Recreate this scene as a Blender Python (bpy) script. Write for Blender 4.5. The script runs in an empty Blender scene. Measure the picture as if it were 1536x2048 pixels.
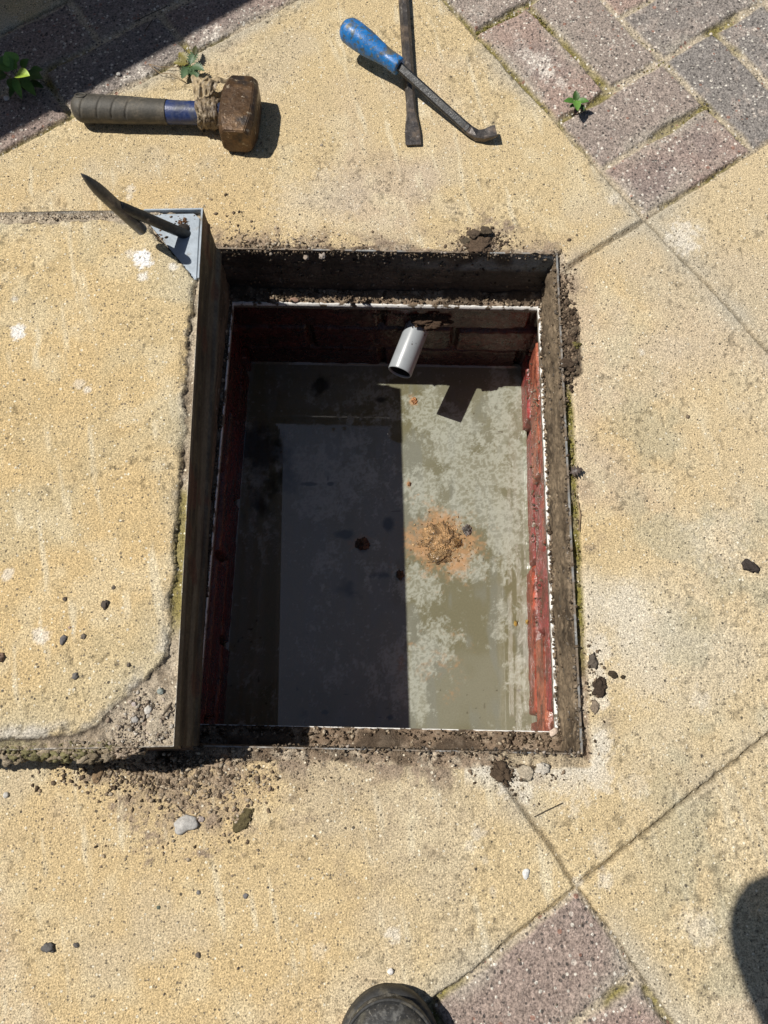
import bpy, bmesh, math, random
import numpy as np
from mathutils import Vector, Matrix, noise as mn
C = bpy.context.scene.collection
S = bpy.context.scene
# ------------------------------------------------------------------ camera, sky, sun
TILT = math.radians(16.5); CAMH = .908; F = 1540.0
cd = bpy.data.cameras.new("camera"); cam = bpy.data.objects.new("camera", cd); C.objects.link(cam)
cd.sensor_fit = 'VERTICAL'; cd.sensor_height = 36; cd.sensor_width = 27; cd.lens = 36*F/2048
cd.clip_start = .01; cd.clip_end = 400
cam.location = (0, 0, CAMH); cam.rotation_euler = (TILT, 0, 0)
S.camera = cam
SUN = Vector((.64, -.14, -1.0))                       # the way sunlight travels
elev = math.atan2(1, math.hypot(.64, .14)); azim = math.atan2(-.64, .14)
w = bpy.data.worlds.new("World"); S.world = w; w.use_nodes = True
nt = w.node_tree; nt.nodes.clear()
sk = nt.nodes.new('ShaderNodeTexSky'); sk.sky_type = 'NISHITA'; sk.sun_disc = False
sk.sun_elevation = elev; sk.sun_rotation = azim % (2*math.pi)
bg = nt.nodes.new('ShaderNodeBackground'); bg.inputs['Strength'].default_value = .05
wo = nt.nodes.new('ShaderNodeOutputWorld')
nt.links.new(sk.outputs[0], bg.inputs[0]); nt.links.new(bg.outputs[0], wo.inputs[0])
ld = bpy.data.lights.new("sun", 'SUN'); ld.energy = 5.0; ld.angle = math.radians(.5); ld.color = (1, .955, .88)
lo = bpy.data.objects.new("sun", ld); C.objects.link(lo); lo.location = (-1.2, .3, 3)
lo.rotation_euler = SUN.to_track_quat('-Z', 'Y').to_euler()
S.view_settings.view_transform = 'Standard'; S.view_settings.look = 'None'
S.view_settings.exposure = 0.0; S.view_settings.gamma = 1

# ------------------------------------------------------------------ helpers
def W(px, py, z=0.0):
    "full-size photo pixel -> world point at height z"
    a = (px-768)/F; b = -(py-1024)/F; c, s = math.cos(TILT), math.sin(TILT)
    dx, dy, dz = a, b*c+s, b*s-c
    t = (z-CAMH)/dz
    return (dx*t, dy*t)
def pxscale(px, py):                                   # metres per photo pixel on the ground
    a = W(px, py); b = W(px+1, py); return b[0]-a[0]
def tag(o, label=None, cat=None, group=None, kind=None):
    if label: o['label'] = label
    if cat: o['category'] = cat
    if group: o['group'] = group
    if kind: o['kind'] = kind
    return o
def link(o, parent=None):
    C.objects.link(o)
    if parent: o.parent = parent
    return o
def empty(name, loc, label, cat, group=None, rot=(0, 0, 0)):
    o = bpy.data.objects.new(name, None); o.location = loc; o.rotation_euler = rot; o.empty_display_size = .02
    link(o); return tag(o, label, cat, group)
def mesh(name, V, Fc, mat, parent=None, col=None, attrs=None, smooth=True, loc=None, rot=None):
    V = np.asarray(V, dtype=np.float32)
    me = bpy.data.meshes.new(name)
    if isinstance(Fc, np.ndarray):
        n, k = Fc.shape
        me.vertices.add(len(V)); me.vertices.foreach_set('co', V.ravel())
        me.loops.add(n*k); me.loops.foreach_set('vertex_index', Fc.astype(np.int32).ravel())
        me.polygons.add(n); me.polygons.foreach_set('loop_start', np.arange(0, n*k, k, dtype=np.int32))
        me.update(calc_edges=True)
    else:
        me.from_pydata(V.tolist(), [], Fc); me.update()
    me.validate()
    if smooth: me.polygons.foreach_set('use_smooth', [True]*len(me.polygons))
    if col is not None:
        a = me.color_attributes.new('col', 'FLOAT_COLOR', 'POINT')
        c4 = np.ones((len(V), 4), np.float32); c4[:, :3] = col; a.data.foreach_set('color', c4.ravel())
    for k, v in (attrs or {}).items():
        a = me.attributes.new(k, 'FLOAT', 'POINT'); a.data.foreach_set('value', np.asarray(v, np.float32).ravel())
    me.materials.append(mat)
    o = bpy.data.objects.new(name, me)
    if loc: o.location = loc
    if rot: o.rotation_euler = rot
    return link(o, parent)
def bm_obj(name, bm, mat, parent=None, smooth=True, loc=None, rot=None):
    me = bpy.data.meshes.new(name); bm.to_mesh(me); bm.free()
    if smooth: me.polygons.foreach_set('use_smooth', [True]*len(me.polygons))
    me.materials.append(mat); o = bpy.data.objects.new(name, me)
    if loc: o.location = loc
    if rot: o.rotation_euler = rot
    return link(o, parent)
# numpy value noise
def _h(i, j, s):
    n = (i.astype(np.int64)*374761393 + j.astype(np.int64)*668265263 + s*2147483647) & 0xffffffff
    n = ((n ^ (n >> 13))*1274126177) & 0xffffffff
    n = ((n ^ (n >> 16))*2246822519) & 0xffffffff
    return ((n ^ (n >> 15)) & 0xffffff)/float(0xffffff)
def vn(x, y, s=0):
    x = x + s*17.13; y = y - s*9.71
    i = np.floor(x); j = np.floor(y); fx = x-i; fy = y-j
    fx = fx*fx*(3-2*fx); fy = fy*fy*(3-2*fy)
    a = _h(i, j, s); b = _h(i+1, j, s); c = _h(i, j+1, s); d = _h(i+1, j+1, s)
    return (a*(1-fx)+b*fx)*(1-fy)+(c*(1-fx)+d*fx)*fy
def fbm(x, y, sc, o=4, s=0, g=.5):
    t = 0; a = 1; n = 0
    for k in range(o):
        t = t+a*vn(x*sc*(2**k)*.98+y*.17*sc, y*sc*(2**k)-x*.17*sc, s+k*7); n += a; a *= g
    return t/n
def ss(a, b, x):
    t = np.clip((x-a)/(b-a), 0, 1); return t*t*(3-2*t)
def mixc(c, d, m):
    return c*(1-m[..., None])+np.array(d)*m[..., None]
# materials
def M(name, col=(.5, .5, .5), attr=False, rough=.8, metal=0.0, grain=(), bump=(), specks=(), spec=.5, ramp=None, rough_attr=None, rough_noise=None, coat=0):
    m = bpy.data.materials.new(name); m.use_nodes = True; t = m.node_tree; N = t.nodes; L = t.links
    b = N['Principled BSDF']; b.inputs['Roughness'].default_value = rough; b.inputs['Metallic'].default_value = metal
    b.inputs['Specular IOR Level'].default_value = spec; b.inputs['Coat Weight'].default_value = coat
    if coat: b.inputs['Coat Roughness'].default_value = .12
    tc = N.new('ShaderNodeTexCoord').outputs['Object']
    def nz(sc, det=3, r=.6):
        n = N.new('ShaderNodeTexNoise'); n.inputs['Scale'].default_value = sc; n.inputs['Detail'].default_value = det
        n.inputs['Roughness'].default_value = r; L.new(tc, n.inputs['Vector']); return n.outputs['Fac']
    if attr:
        a = N.new('ShaderNodeAttribute'); a.attribute_name = 'col'; c = a.outputs['Color']
    else:
        a = N.new('ShaderNodeRGB'); a.outputs[0].default_value = (*col, 1); c = a.outputs[0]
    if ramp:                                            # [(scale, lo, hi, colour)]
        for sc, lo_, hi_, cc in ramp:
            mr = N.new('ShaderNodeMapRange'); mr.interpolation_type = 'SMOOTHSTEP'; L.new(nz(sc, 5), mr.inputs[0])
            mr.inputs[1].default_value = lo_; mr.inputs[2].default_value = hi_
            mx = N.new('ShaderNodeMix'); mx.data_type = 'RGBA'; L.new(mr.outputs[0], mx.inputs['Factor'])
            L.new(c, mx.inputs[6]); mx.inputs[7].default_value = (*cc, 1); c = mx.outputs[2]
    for sc, thr, keep, cc in specks:
        v = N.new('ShaderNodeTexVoronoi'); v.inputs['Scale'].default_value = sc; L.new(tc, v.inputs['Vector'])
        sp = N.new('ShaderNodeSeparateColor'); L.new(v.outputs['Color'], sp.inputs[0])
        g1 = N.new('ShaderNodeMath'); g1.operation = 'GREATER_THAN'; L.new(sp.outputs[0], g1.inputs[0]); g1.inputs[1].default_value = 1-keep
        th = N.new('ShaderNodeMath'); th.operation = 'MULTIPLY'; L.new(sp.outputs[1], th.inputs[0]); th.inputs[1].default_value = thr
        g2 = N.new('ShaderNodeMath'); g2.operation = 'LESS_THAN'; L.new(v.outputs['Distance'], g2.inputs[0]); L.new(th.outputs[0], g2.inputs[1])
        g3 = N.new('ShaderNodeMath'); g3.operation = 'MULTIPLY'; L.new(g1.outputs[0], g3.inputs[0]); L.new(g2.outputs[0], g3.inputs[1])
        g4 = N.new('ShaderNodeMath'); g4.operation = 'MULTIPLY'; L.new(g3.outputs[0], g4.inputs[0]); g4.inputs[1].default_value = .85
        mx = N.new('ShaderNodeMix'); mx.data_type = 'RGBA'; L.new(g4.outputs[0], mx.inputs['Factor'])
        L.new(c, mx.inputs[6]); mx.inputs[7].default_value = (*cc, 1); c = mx.outputs[2]
    for sc, am in grain:
        mr = N.new('ShaderNodeMapRange'); L.new(nz(sc, 2, .7), mr.inputs[0]); mr.clamp = False
        mr.inputs[1].default_value = .3; mr.inputs[2].default_value = .7
        mr.inputs[3].default_value = 1-am; mr.inputs[4].default_value = 1+am
        vm = N.new('ShaderNodeVectorMath'); vm.operation = 'SCALE'; L.new(c, vm.inputs[0]); L.new(mr.outputs[0], vm.inputs['Scale']); c = vm.outputs[0]
    L.new(c, b.inputs['Base Color'])
    if rough_attr:
        a = N.new('ShaderNodeAttribute'); a.attribute_name = rough_attr; L.new(a.outputs['Fac'], b.inputs['Roughness'])
    elif rough_noise:
        mr = N.new('ShaderNodeMapRange'); L.new(nz(rough_noise[0]), mr.inputs[0]); mr.inputs[1].default_value = .35; mr.inputs[2].default_value = .65
        mr.inputs[3].default_value = rough_noise[1]; mr.inputs[4].default_value = rough_noise[2]; L.new(mr.outputs[0], b.inputs['Roughness'])
    prev = None
    for sc, d in bump:
        bp = N.new('ShaderNodeBump'); bp.inputs['Distance'].default_value = d; L.new(nz(sc, 3, .65), bp.inputs['Height'])
        if prev: L.new(prev, bp.inputs['Normal'])
        prev = bp.outputs[0]
    if prev: L.new(prev, b.inputs['Normal'])
    return m

m_slab = M('sand_concrete', attr=True, rough=.9, spec=.25, grain=[(560, .52), (250, .15)],
           specks=[(330, .5, .20, (.15, .125, .09)), (260, .42, .16, (.72, .66, .52)), (120, .22, .12, (.05, .045, .04))], bump=[(450, .0018), (160, .0012)])
m_block = M('pink_concrete', attr=True, rough=.88, spec=.3, grain=[(360, .55), (140, .22)],
            specks=[(240, .56, .20, (.68, .64, .56)), (250, .60, .24, (.07, .062, .057)), (130, .42, .14, (.52, .46, .40)), (150, .45, .10, (.28, .15, .11))],
            bump=[(330, .0026), (120, .0022)])
m_soil = M('dry_soil', attr=True, rough=.95, spec=.15, grain=[(700, .3), (200, .2)], bump=[(600, .0012), (220, .0015)])
m_stone = M('pebble_stone', attr=True, rough=.75, grain=[(400, .2)], bump=[(300, .0006)])
m_galv = M('galvanised_steel', (.30, .33, .35), rough=.48, metal=.55, grain=[(120, .15)], ramp=[(22, .5, .68, (.16, .13, .10))], bump=[(150, .0004)])
m_galvd = M('dirty_steel', attr=True, rough=.7, metal=.15, grain=[(260, .3), (60, .2)], bump=[(240, .0010), (60, .001)])
m_iron = M('black_iron', (.030, .031, .032), rough=.36, metal=.35, spec=.7, grain=[(300, .3)], ramp=[(60, .55, .70, (.10, .085, .065)), (160, .62, .7, (.2, .18, .16))], bump=[(400, .0004), (90, .0003)], rough_noise=(120, .32, .6))
m_steel = M('worn_steel', (.10, .09, .085), rough=.4, metal=.6, grain=[(300, .25)], ramp=[(45, .45, .7, (.17, .13, .10)), (110, .6, .7, (.3, .28, .26))], bump=[(260, .0005)], rough_noise=(90, .3, .6))
m_headm = M('rusty_steel', (.085, .05, .028), rough=.42, metal=.35, grain=[(300, .3)],
            ramp=[(16, .42, .62, (.15, .085, .038)), (38, .48, .66, (.03, .022, .018)), (90, .60, .68, (.34, .27, .19)), (260, .64, .72, (.45, .38, .30))], bump=[(200, .0006), (50, .0006)], rough_noise=(70, .28, .62))
m_rubber = M('grey_rubber', (.062, .056, .045), rough=.62, grain=[(350, .25)], ramp=[(60, .48, .72, (.115, .098, .072))], bump=[(500, .0003)])
m_bluepl = M('navy_fibreglass', (.022, .04, .13), rough=.4, grain=[(200, .3)], ramp=[(50, .45, .68, (.07, .075, .09))], bump=[(300, .0003)])
m_bluep = M('blue_plastic', (.012, .15, .43), rough=.42, grain=[(200, .25)], ramp=[(42, .50, .62, (.10, .10, .085)), (130, .54, .63, (.06, .10, .13)), (300, .6, .66, (.2, .2, .18))], bump=[(250, .0004)], rough_noise=(90, .3, .6))
m_tape = M('dirty_tape', (.22, .165, .10), rough=.55, grain=[(140, .35)], ramp=[(45, .42, .66, (.10, .07, .045)), (70, .55, .75, (.38, .31, .20))], bump=[(130, .0015), (50, .002)])
m_leaf = M('leaf_green', attr=True, rough=.5, grain=[(200, .2)], bump=[(200, .0005)])
m_pvc = M('grey_pvc', (.31, .33, .345), rough=.34, grain=[(60, .06)], ramp=[(70, .66, .74, (.10, .07, .045))], specks=[(160, .35, .12, (.06, .04, .03))], bump=[(60, .0001)])
m_lip = M('white_seal', (.78, .76, .72), rough=.6, grain=[(120, .15)], ramp=[(60, .52, .58, (.12, .09, .06))], bump=[(300, .0006)])
m_brick = M('red_brick', attr=True, rough=.35, spec=.6, grain=[(160, .3), (500, .2)], specks=[(150, .38, .18, (.045, .02, .015))], bump=[(160, .0018), (50, .0015)], rough_noise=(60, .16, .5))
m_mortar = M('mortar', (.20, .17, .13), rough=.95, grain=[(300, .3)], bump=[(250, .0015)])
m_water = M('foul_water', attr=True, rough_attr='rgh', spec=1.0, grain=[(420, .07)])
m_sludge = M('sludge', attr=True, rough=.36, spec=.5, grain=[(350, .4), (90, .3)], bump=[(420, .004), (160, .002)], coat=.15)
m_boot = M('black_leather', (.042, .042, .042), rough=.5, grain=[(200, .3)], ramp=[(34, .46, .62, (.10, .095, .075)), (80, .52, .68, (.15, .148, .14)), (260, .58, .7, (.20, .19, .17))], bump=[(380, .0005), (70, .0010)])
m_sole = M('black_rubber', (.03, .03, .03), rough=.7, grain=[(200, .3)], ramp=[(60, .5, .7, (.10, .09, .07))], bump=[(300, .0006)])
m_cloth = M('navy_workwear', (.03, .035, .05), rough=.95, bump=[(300, .0008), (14, .01)])
m_skin = M('skin', (.45, .27, .19), rough=.55, bump=[(300, .0003)])
m_hair = M('brown_hair', (.06, .035, .02), rough=.6, bump=[(200, .002)])
m_wall = M('grey_render', (.38, .36, .33), rough=.95, grain=[(40, .1)], bump=[(80, .003)])
m_phone = M('phone_glass', (.02, .02, .025), rough=.15)

# ------------------------------------------------------------------ frame of the opening
HC = np.array([-.004, .315]); HA = math.radians(-1.15)
def h2w(lx, ly):
    c, s = math.cos(HA), math.sin(HA)
    return HC[0]+c*lx-s*ly, HC[1]+s*lx+c*ly
def w2h(x, y):
    c, s = math.cos(HA), math.sin(HA); x = x-HC[0]; y = y-HC[1]
    return c*x+s*y, -s*x+c*y
RX, RY = .232, .3245            # clear rim of the frame
LX, LY = .2255, .300            # clear opening inside the ledge
ZL = -.097; ZW = -.302
BX, BY = .238, .311             # brick faces
# paving grid
G0 = np.array(W(1293, 437)); TH = math.radians(34.6)
U = np.array([math.cos(TH), math.sin(TH)]); Wv = np.array([-U[1], U[0]])
P = .607
def blockd(u, w_, off=0):
    "distance to the nearest block joint in basket weave, and an id"
    a = np.floor(u/.2); b = np.floor(w_/.2); par = (a+b) % 2
    fu = u-a*.2; fw = w_-b*.2
    hu = np.minimum(fu, .2-fu); rw = fw % .1; hw = np.minimum(rw, .1-rw)
    vu = fu % .1; vu = np.minimum(vu, .1-vu); vw = np.minimum(fw, .2-fw)
    d = np.where(par == 0, np.minimum(hu, hw), np.minimum(vu, vw))
    k = np.where(par == 0, np.floor(fw/.1), np.floor(fu/.1))
    return d, a*7.3+b*13.7+k*3.1+off
def rowsd(u, w_):
    r = np.floor(w_/.1); rw = w_-r*.1; hw = np.minimum(rw, .1-rw)
    o = np.where(r % 2 == 0, -.372, -.474); q = (u-o)/.2; fr = (q-np.floor(q))*.2
    return np.minimum(hw, np.minimum(fr, .2-fr)), r*5.7+np.floor(q)*11.9
SPOTS = [(1370, 472, 30, .8), (1345, 482, 14, .5), (788, 1868, 15, .75), (1395, 1852, 30, .4), (1258, 1230, 50, .45), (1402, 1400, 20, .4), (955, 1672, 14, .5),
         (940, 1690, 10, .4), (985, 1785, 10, .4), (650, 350, 14, .35), (262, 378, 9, .7), (258, 392, 7, .6), (1285, 1340, 60, .3), (1440, 1080, 60, .25), (1020, 1560, 30, .6), (985, 1530, 24, .7), (1050, 1590, 18, .6), (1210, 1480, 22, .7),
         (1190, 1345, 22, .7), (1200, 1400, 25, .7), (1205, 1300, 26, .6), (1195, 1545, 30, .6), (1140, 1570, 40, .45), (1283, 705, 6, .7), (1225, 400, 12, .5),
         (1270, 1570, 30, .3), (1200, 1690, 20, .25), (970, 1720, 8, .3), (640, 1900, 16, .3), (1210, 1760, 14, .6), (1160, 1765, 10, .5), (650, 400, 60, .22), (600, 420, 60, .22)]
BSPOTS = [(1072, 125, 22, .9), (1095, 148, 18, .7), (1050, 110, 16, .6), (1120, 165, 14, .5), (1035, 75, 14, .5), (425, 75, 22, .85), (400, 60, 14, .5), (275, 145, 24, .8), (300, 160, 14, .6), (205, 165, 12, .4), (960, 25, 16, .4)]
DARK = [(400, 1560, 90, .75), (320, 1550, 90, .75), (430, 1620, 50, .5), (230, 1530, 50, .5), (600, 1530, 80, .5), (330, 1560, 90, .5), (360, 1630, 60, .25), (560, 545, 70, .25), (545, 500, 34, .7), (970, 490, 55, .8), (1010, 500, 40, .6), (430, 1540, 30, .7), (488, 1640, 22, .8), (260, 1535, 60, .6),
        (800, 1590, 20, .35), (640, 1580, 22, .3), (330, 1500, 60, .4), (770, 330, 30, .2), (440, 520, 40, .5), (840, 400, 30, .2), (700, 1520, 200, .22), (660, 380, 50, .2), (1130, 600, 20, .3)]
def spotmask(x, y, lst, warp=.5, seed=3):
    m = np.zeros_like(x); n = fbm(x, y, 70, 4, seed)-.5; n2 = fbm(x, y, 300, 2, seed+2)-.5
    for px, py, r, st in lst:
        cx, cy = W(px, py); r *= pxscale(px, py)
        k = (np.abs(x-cx) < r*2.4) & (np.abs(y-cy) < r*2.4)
        if not k.any(): continue
        d = np.hypot(x[k]-cx, (y[k]-cy)*.9)/r+n[k]*2.2*warp+n2[k]*1.3
        m[k] = np.maximum(m[k], st*ss(1.25, .55, d))
    return m
def ground_field(x, y, fine=True):
    u = (x-G0[0])*U[0]+(y-G0[1])*U[1]; v = (x-G0[0])*Wv[0]+(y-G0[1])*Wv[1]
    wu = (fbm(x, y, 25, 4, 11)-.5)*.005+(fbm(x, y, 180, 2, 14)-.5)*.0025; wv = (fbm(x, y, 25, 4, 21)-.5)*.005+(fbm(x, y, 180, 2, 24)-.5)*.0025
    uu = u+wu; vv = v+wv
    uu = np.where((vv > 0) & (vv < P) & (uu < -.3), -.3, uu)
    ui = np.floor(uu/P); vi = np.floor(vv/P)
    quad = (uu >= 0) & (vv >= 0); low = (uu < -P) & (vv < -P); band = (uu < 0) & (vv >= P) & (vv < P+.2)
    blk = quad | low | band
    fu = uu-ui*P; fv = vv-vi*P
    ds = np.minimum(np.minimum(fu, P-fu), np.minimum(fv, P-fv))
    up = (uu < 0) & (vv >= P+.2)
    v2 = vv-P-.2; fv2 = v2-np.floor(v2/P)*P
    ds = np.where(up, np.minimum(np.minimum(fu, P-fu), np.minimum(fv2, P-fv2)), ds)
    d1, i1 = blockd(uu, vv); d2, i2 = blockd(-P-uu, -P-vv, 50); d3, i3 = rowsd(uu, vv-P)
    db = np.where(quad, d1, np.where(low, d2, d3)); ib = np.where(quad, i1, np.where(low, i2, i3))
    edge = np.minimum(np.where(uu < 0, -uu, uu), 9)
    # joint profile
    moss = ss(.50, .60, fbm(x, y, 9, 3, 31)) * (blk)
    n1 = fbm(x, y, 60, 3, 41)
    hwb = .0028+.0040*ss(.4, .75, fbm(x, y, 18, 3, 33)); hws = .0007+.0016*ss(.35, .8, fbm(x, y, 10, 3, 35))
    # the wide open joint right of the opening
    wide = (np.abs(v) < .02) & (u < .0) & (u > -.25); hws = np.where(wide, .0024, hws)
    d = np.where(blk, db, ds); hw = np.where(blk, hwb, hws)
    prof = ss(hw*.6, hw+np.where(blk, .0045, .0028), d)
    z = -np.where(blk, .0028+.0032*moss, .0060)*(1-prof)+np.where(blk, -.0008, 0)+(fbm(x, y, 3.2, 2, 51)-.5)*.002
    z = z+(fbm(x, y, 220, 3, 61)-.5)*np.where(blk, .0022, .0007)+(fbm(x, y, 45, 3, 62)-.5)*np.where(blk, .0016, .0007)
    pit = ss(.74, .82, vn(x*210, y*210, 71))*ss(.45, .6, fbm(x, y, 12, 2, 72)); z = z-pit*.0012*(~blk)
    # colours
    n_l = fbm(x, y, 2.3, 4, 81); n_m = fbm(x, y, 11, 4, 82); n_s = fbm(x, y, 60, 4, 83)
    c = np.zeros(x.shape+(3,))+np.array([.56, .44, .255])
    c = mixc(c, [.57, .415, .21], ss(.47, .7, n_l)*.55)
    c = mixc(c, [.52, .44, .31], ss(.5, .72, n_m)*.6); c = mixc(c, [.50, .41, .33], ss(.56, .74, fbm(x, y, 5, 4, 88))*.5)
    c = mixc(c, [.42, .345, .21], ss(.52, .74, n_s)*.2)
    c = mixc(c, [.64, .55, .37], ss(.55, .75, fbm(x, y, 26, 4, 84))*.40)
    # long pale scuffs
    st = fbm(x*1.0+y*.22, (y-x*.2)*.16, 90, 3, 85); c = mixc(c, [.68, .60, .43], ss(.66, .80, st)*ss(.45, .6, fbm(x, y, 4, 2, 86))*.6)
    right = ss(.2, .5, x)*.45; c = mixc(c, [.58, .49, .34], right)
    c = mixc(c, [.40, .37, .26], ss(.52, .66, fbm(x, y, 15, 4, 87))*ss(.24, .34, x)*ss(.75, .3, y)*.55)
    c = mixc(c, [.44, .40, .32], ss(.035, .0, ds)*ss(.3, .6, n_m)*.75)
    c = mixc(c, [.10, .08, .05], (1-ss(.0, .0032, ds))*.75)
    c = c*(1-.35*pit[..., None]*(~blk)[..., None])
    # blocks
    r1 = _h(np.floor(ib*10), np.floor(ib*3), 5); r2 = _h(np.floor(ib*10), np.floor(ib*3), 9)
    cb = np.zeros_like(c)+np.array([.31, .258, .222])
    cb = mixc(cb, [.235, .215, .198], ss(.4, .6, r1)*.95); cb = mixc(cb, [.40, .265, .215], ss(.5, .75, r2)*.5)
    cb = mixc(cb, [.23, .195, .18], ss(.5, .72, n_m)*.55); cb = mixc(cb, [.42, .35, .30], ss(.55, .7, n_s)*.45)
    cb = mixc(cb, [.30, .22, .185], low*.55)
    cb = mixc(cb, [.42, .38, .31], ss(.03, .004, db)*ss(.42, .6, n_m)*.65)
    wm = spotmask(x, y, BSPOTS, .9, 5); wm = wm*(.35+.65*ss(.45, .55, fbm(x, y, 160, 2, 8))); cb = mixc(cb, [.74, .68, .60], wm)
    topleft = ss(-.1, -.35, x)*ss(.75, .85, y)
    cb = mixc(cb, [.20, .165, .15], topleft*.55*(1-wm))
    jc = np.zeros_like(c)+np.array([.43, .365, .27]); jc = mixc(jc, [.20, .17, .055], moss*(.6+.4*ss(.4, .6, n_s)))
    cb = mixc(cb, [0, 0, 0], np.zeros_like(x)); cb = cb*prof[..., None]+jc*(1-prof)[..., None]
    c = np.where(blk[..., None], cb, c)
    sm = spotmask(x, y, SPOTS)*(~blk); c = mixc(c, [.74, .69, .60], sm*.75)
    tr = np.exp(-((x-.30)**2/.02+(y-.15)**2/.006))
    c = mixc(c, [.62, .57, .46], np.clip(tr*ss(.35, .7, n_m), 0, 1)*.5*(~blk))
    # surround of the steel frame
    lx, ly = w2h(x, y); dx = np.abs(lx)-RX; dy = np.abs(ly)-RY
    dr = np.where((dx > 0) & (dy > 0), np.hypot(dx, dy), np.maximum(dx, dy))
    nn = (fbm(x, y, 30, 4, 91)-.5)
    rightside = (dx > dy) & (lx > 0); topside = (dy >= dx) & (ly > 0); botside = (dy >= dx) & (ly < 0)
    gw = np.where(rightside, .012+.003*nn, np.where(topside, .0075+.02*nn, .016+.012*nn))
    clod = np.exp(-((lx-.262)**2/.0006+(ly-.19)**2/.0035)); gw = gw+np.where(rightside, .014*ss(.25, .6, clod), 0)
    pocket = (1-ss(.0, .02, np.abs(lx+.265)-.075))*botside
    gw = np.where(botside, gw+pocket*.004, gw)
    fill = ss(gw+.0022, gw-.001, dr)
    zf = -.004+(fbm(x, y, 130, 4, 92)-.5)*.011+(fbm(x, y, 35, 3, 93)-.5)*.006-.010*pocket
    zf = np.where(topside, zf+.004, zf); zf = np.where(rightside, zf-.003+.006*ss(.2, .6, clod), zf)
    zf = np.where(botside & (lx > -.15), zf+.001, zf)
    z = z*(1-fill)+zf*fill
    cf = np.zeros_like(c)+np.array([.27, .205, .145]); cf = mixc(cf, [.42, .35, .26], ss(.45, .65, fbm(x, y, 90, 3, 94))); cf = mixc(cf, [.10, .07, .045], ss(.5, .62, fbm(x, y, 30, 4, 95))*.7)
    gm = rightside*ss(.16, .10, ly)*ss(-.25, -.20, ly); cf = mixc(cf, [.19, .165, .045], np.clip(gm*(.55+.5*ss(.35, .6, n_s)), 0, 1))
    cf = mixc(cf, [.10, .075, .05], rightside*ss(.15, .3, clod)*.85)
    cf = mixc(cf, [.46, .38, .25], (botside & (lx > .14))*.6)
    c = mixc(c, [0, 0, 0], np.zeros_like(x)); c = c*(1-fill[..., None])+cf*fill[..., None]
    # loose earth trodden around it
    dm = spotmask(x, y, DARK, 1.2, 7)*(1-fill)
    near = ss(.045, .0, dr-gw)*ss(.42, .62, fbm(x, y, 28, 4, 96)+np.where(topside, .10, np.where(botside & (lx < .05), .08, -.12)))*(1-fill)
    dmm = np.clip(np.maximum(dm, near*.8)*(.45+.75*ss(.35, .6, n_s)), 0, 1); c = mixc(c, [.27, .205, .15], dmm)
    z = z+dmm*(fbm(x, y, 260, 3, 97)-.3)*.003
    rim = ss(.03, .0, dr-gw)*(1-fill); c = mixc(c, [.60, .565, .49], np.clip(rim*(rightside | (botside & (lx > .1)))*ss(-.05, -.2, ly)*ss(.3, .5, n_m), 0, 1)*.6)
    return z, c, blk & (fill < .5), dr
def grid_faces(nx, ny, keep):
    i = np.arange(nx*ny).reshape(ny, nx)
    q = np.stack([i[:-1, :-1], i[:-1, 1:], i[1:, 1:], i[1:, :-1]], -1)
    return q[keep]
def compact(V, Fq, *arrs):
    used = np.unique(Fq); mp = np.full(len(V), -1); mp[used] = np.arange(len(used))
    return V[used], mp[Fq], [a[used] for a in arrs]
def axis(lo_, hi_, st, cuts):
    "grid line positions that include the cuts"
    pts = [lo_]+sorted(cuts)+[hi_]; out = []
    for a, b in zip(pts[:-1], pts[1:]):
        n = max(1, int(round((b-a)/st))); out += list(np.linspace(a, b, n+1)[:-1])
    return np.array(out+[hi_])
def build_ground(lx, ly, hole_fn, suffix_stuff=True):
    GX, GY = np.meshgrid(lx, ly); x, y = h2w(GX, GY)
    z, c, blk, dr = ground_field(x, y)
    V = np.stack([x, y, z], -1).reshape(-1, 3); ccol = c.reshape(-1, 3)
    cx = (GX[:-1, :-1]+GX[1:, 1:])/2; cy = (GY[:-1, :-1]+GY[1:, 1:])/2
    keep = ~hole_fn(cx, cy)
    fb = blk[:-1, :-1]
    for nm, mt, k in (('pavement', m_slab, keep & ~fb), ('block_pavement', m_block, keep & fb)):
        Fq = grid_faces(len(lx), len(ly), k)
        v2, f2, (c2,) = compact(V, Fq, ccol)
        tag(mesh(nm, v2, f2, mt, col=c2), kind='structure')
FXa, FXb, FYa, FYb = -.65, .68, -.64, .86
build_ground(axis(FXa, FXb, .0021, [-RX, RX]), axis(FYa, FYb, .0021, [-RY, RY]), lambda a, b: (np.abs(a) < RX) & (np.abs(b) < RY))
build_ground(axis(-1.7, 1.7, .011, [FXa, FXb]), axis(-1.7, 1.9, .011, [FYa, FYb]), lambda a, b: (a > FXa) & (a < FXb) & (b > FYa) & (b < FYb))
bm = bmesh.new(); R = 60
o_ = [(-R, -R), (R, -R), (R, R), (-R, R)]; i_ = [h2w(-1.7, -1.7), h2w(1.7, -1.7), h2w(1.7, 1.9), h2w(-1.7, 1.9)]
ov = [bm.verts.new((a, b, -.002)) for a, b in o_]; iv = [bm.verts.new((a, b, -.002)) for a, b in i_]
for k in range(4): bm.faces.new([ov[k], ov[(k+1) % 4], iv[(k+1) % 4], iv[k]])
tag(bm_obj('ground', bm, M('far_concrete', (.45, .36, .22), rough=.95, grain=[(200, .2), (3, .1)], bump=[(120, .002)]), smooth=False), kind='structure')

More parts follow.
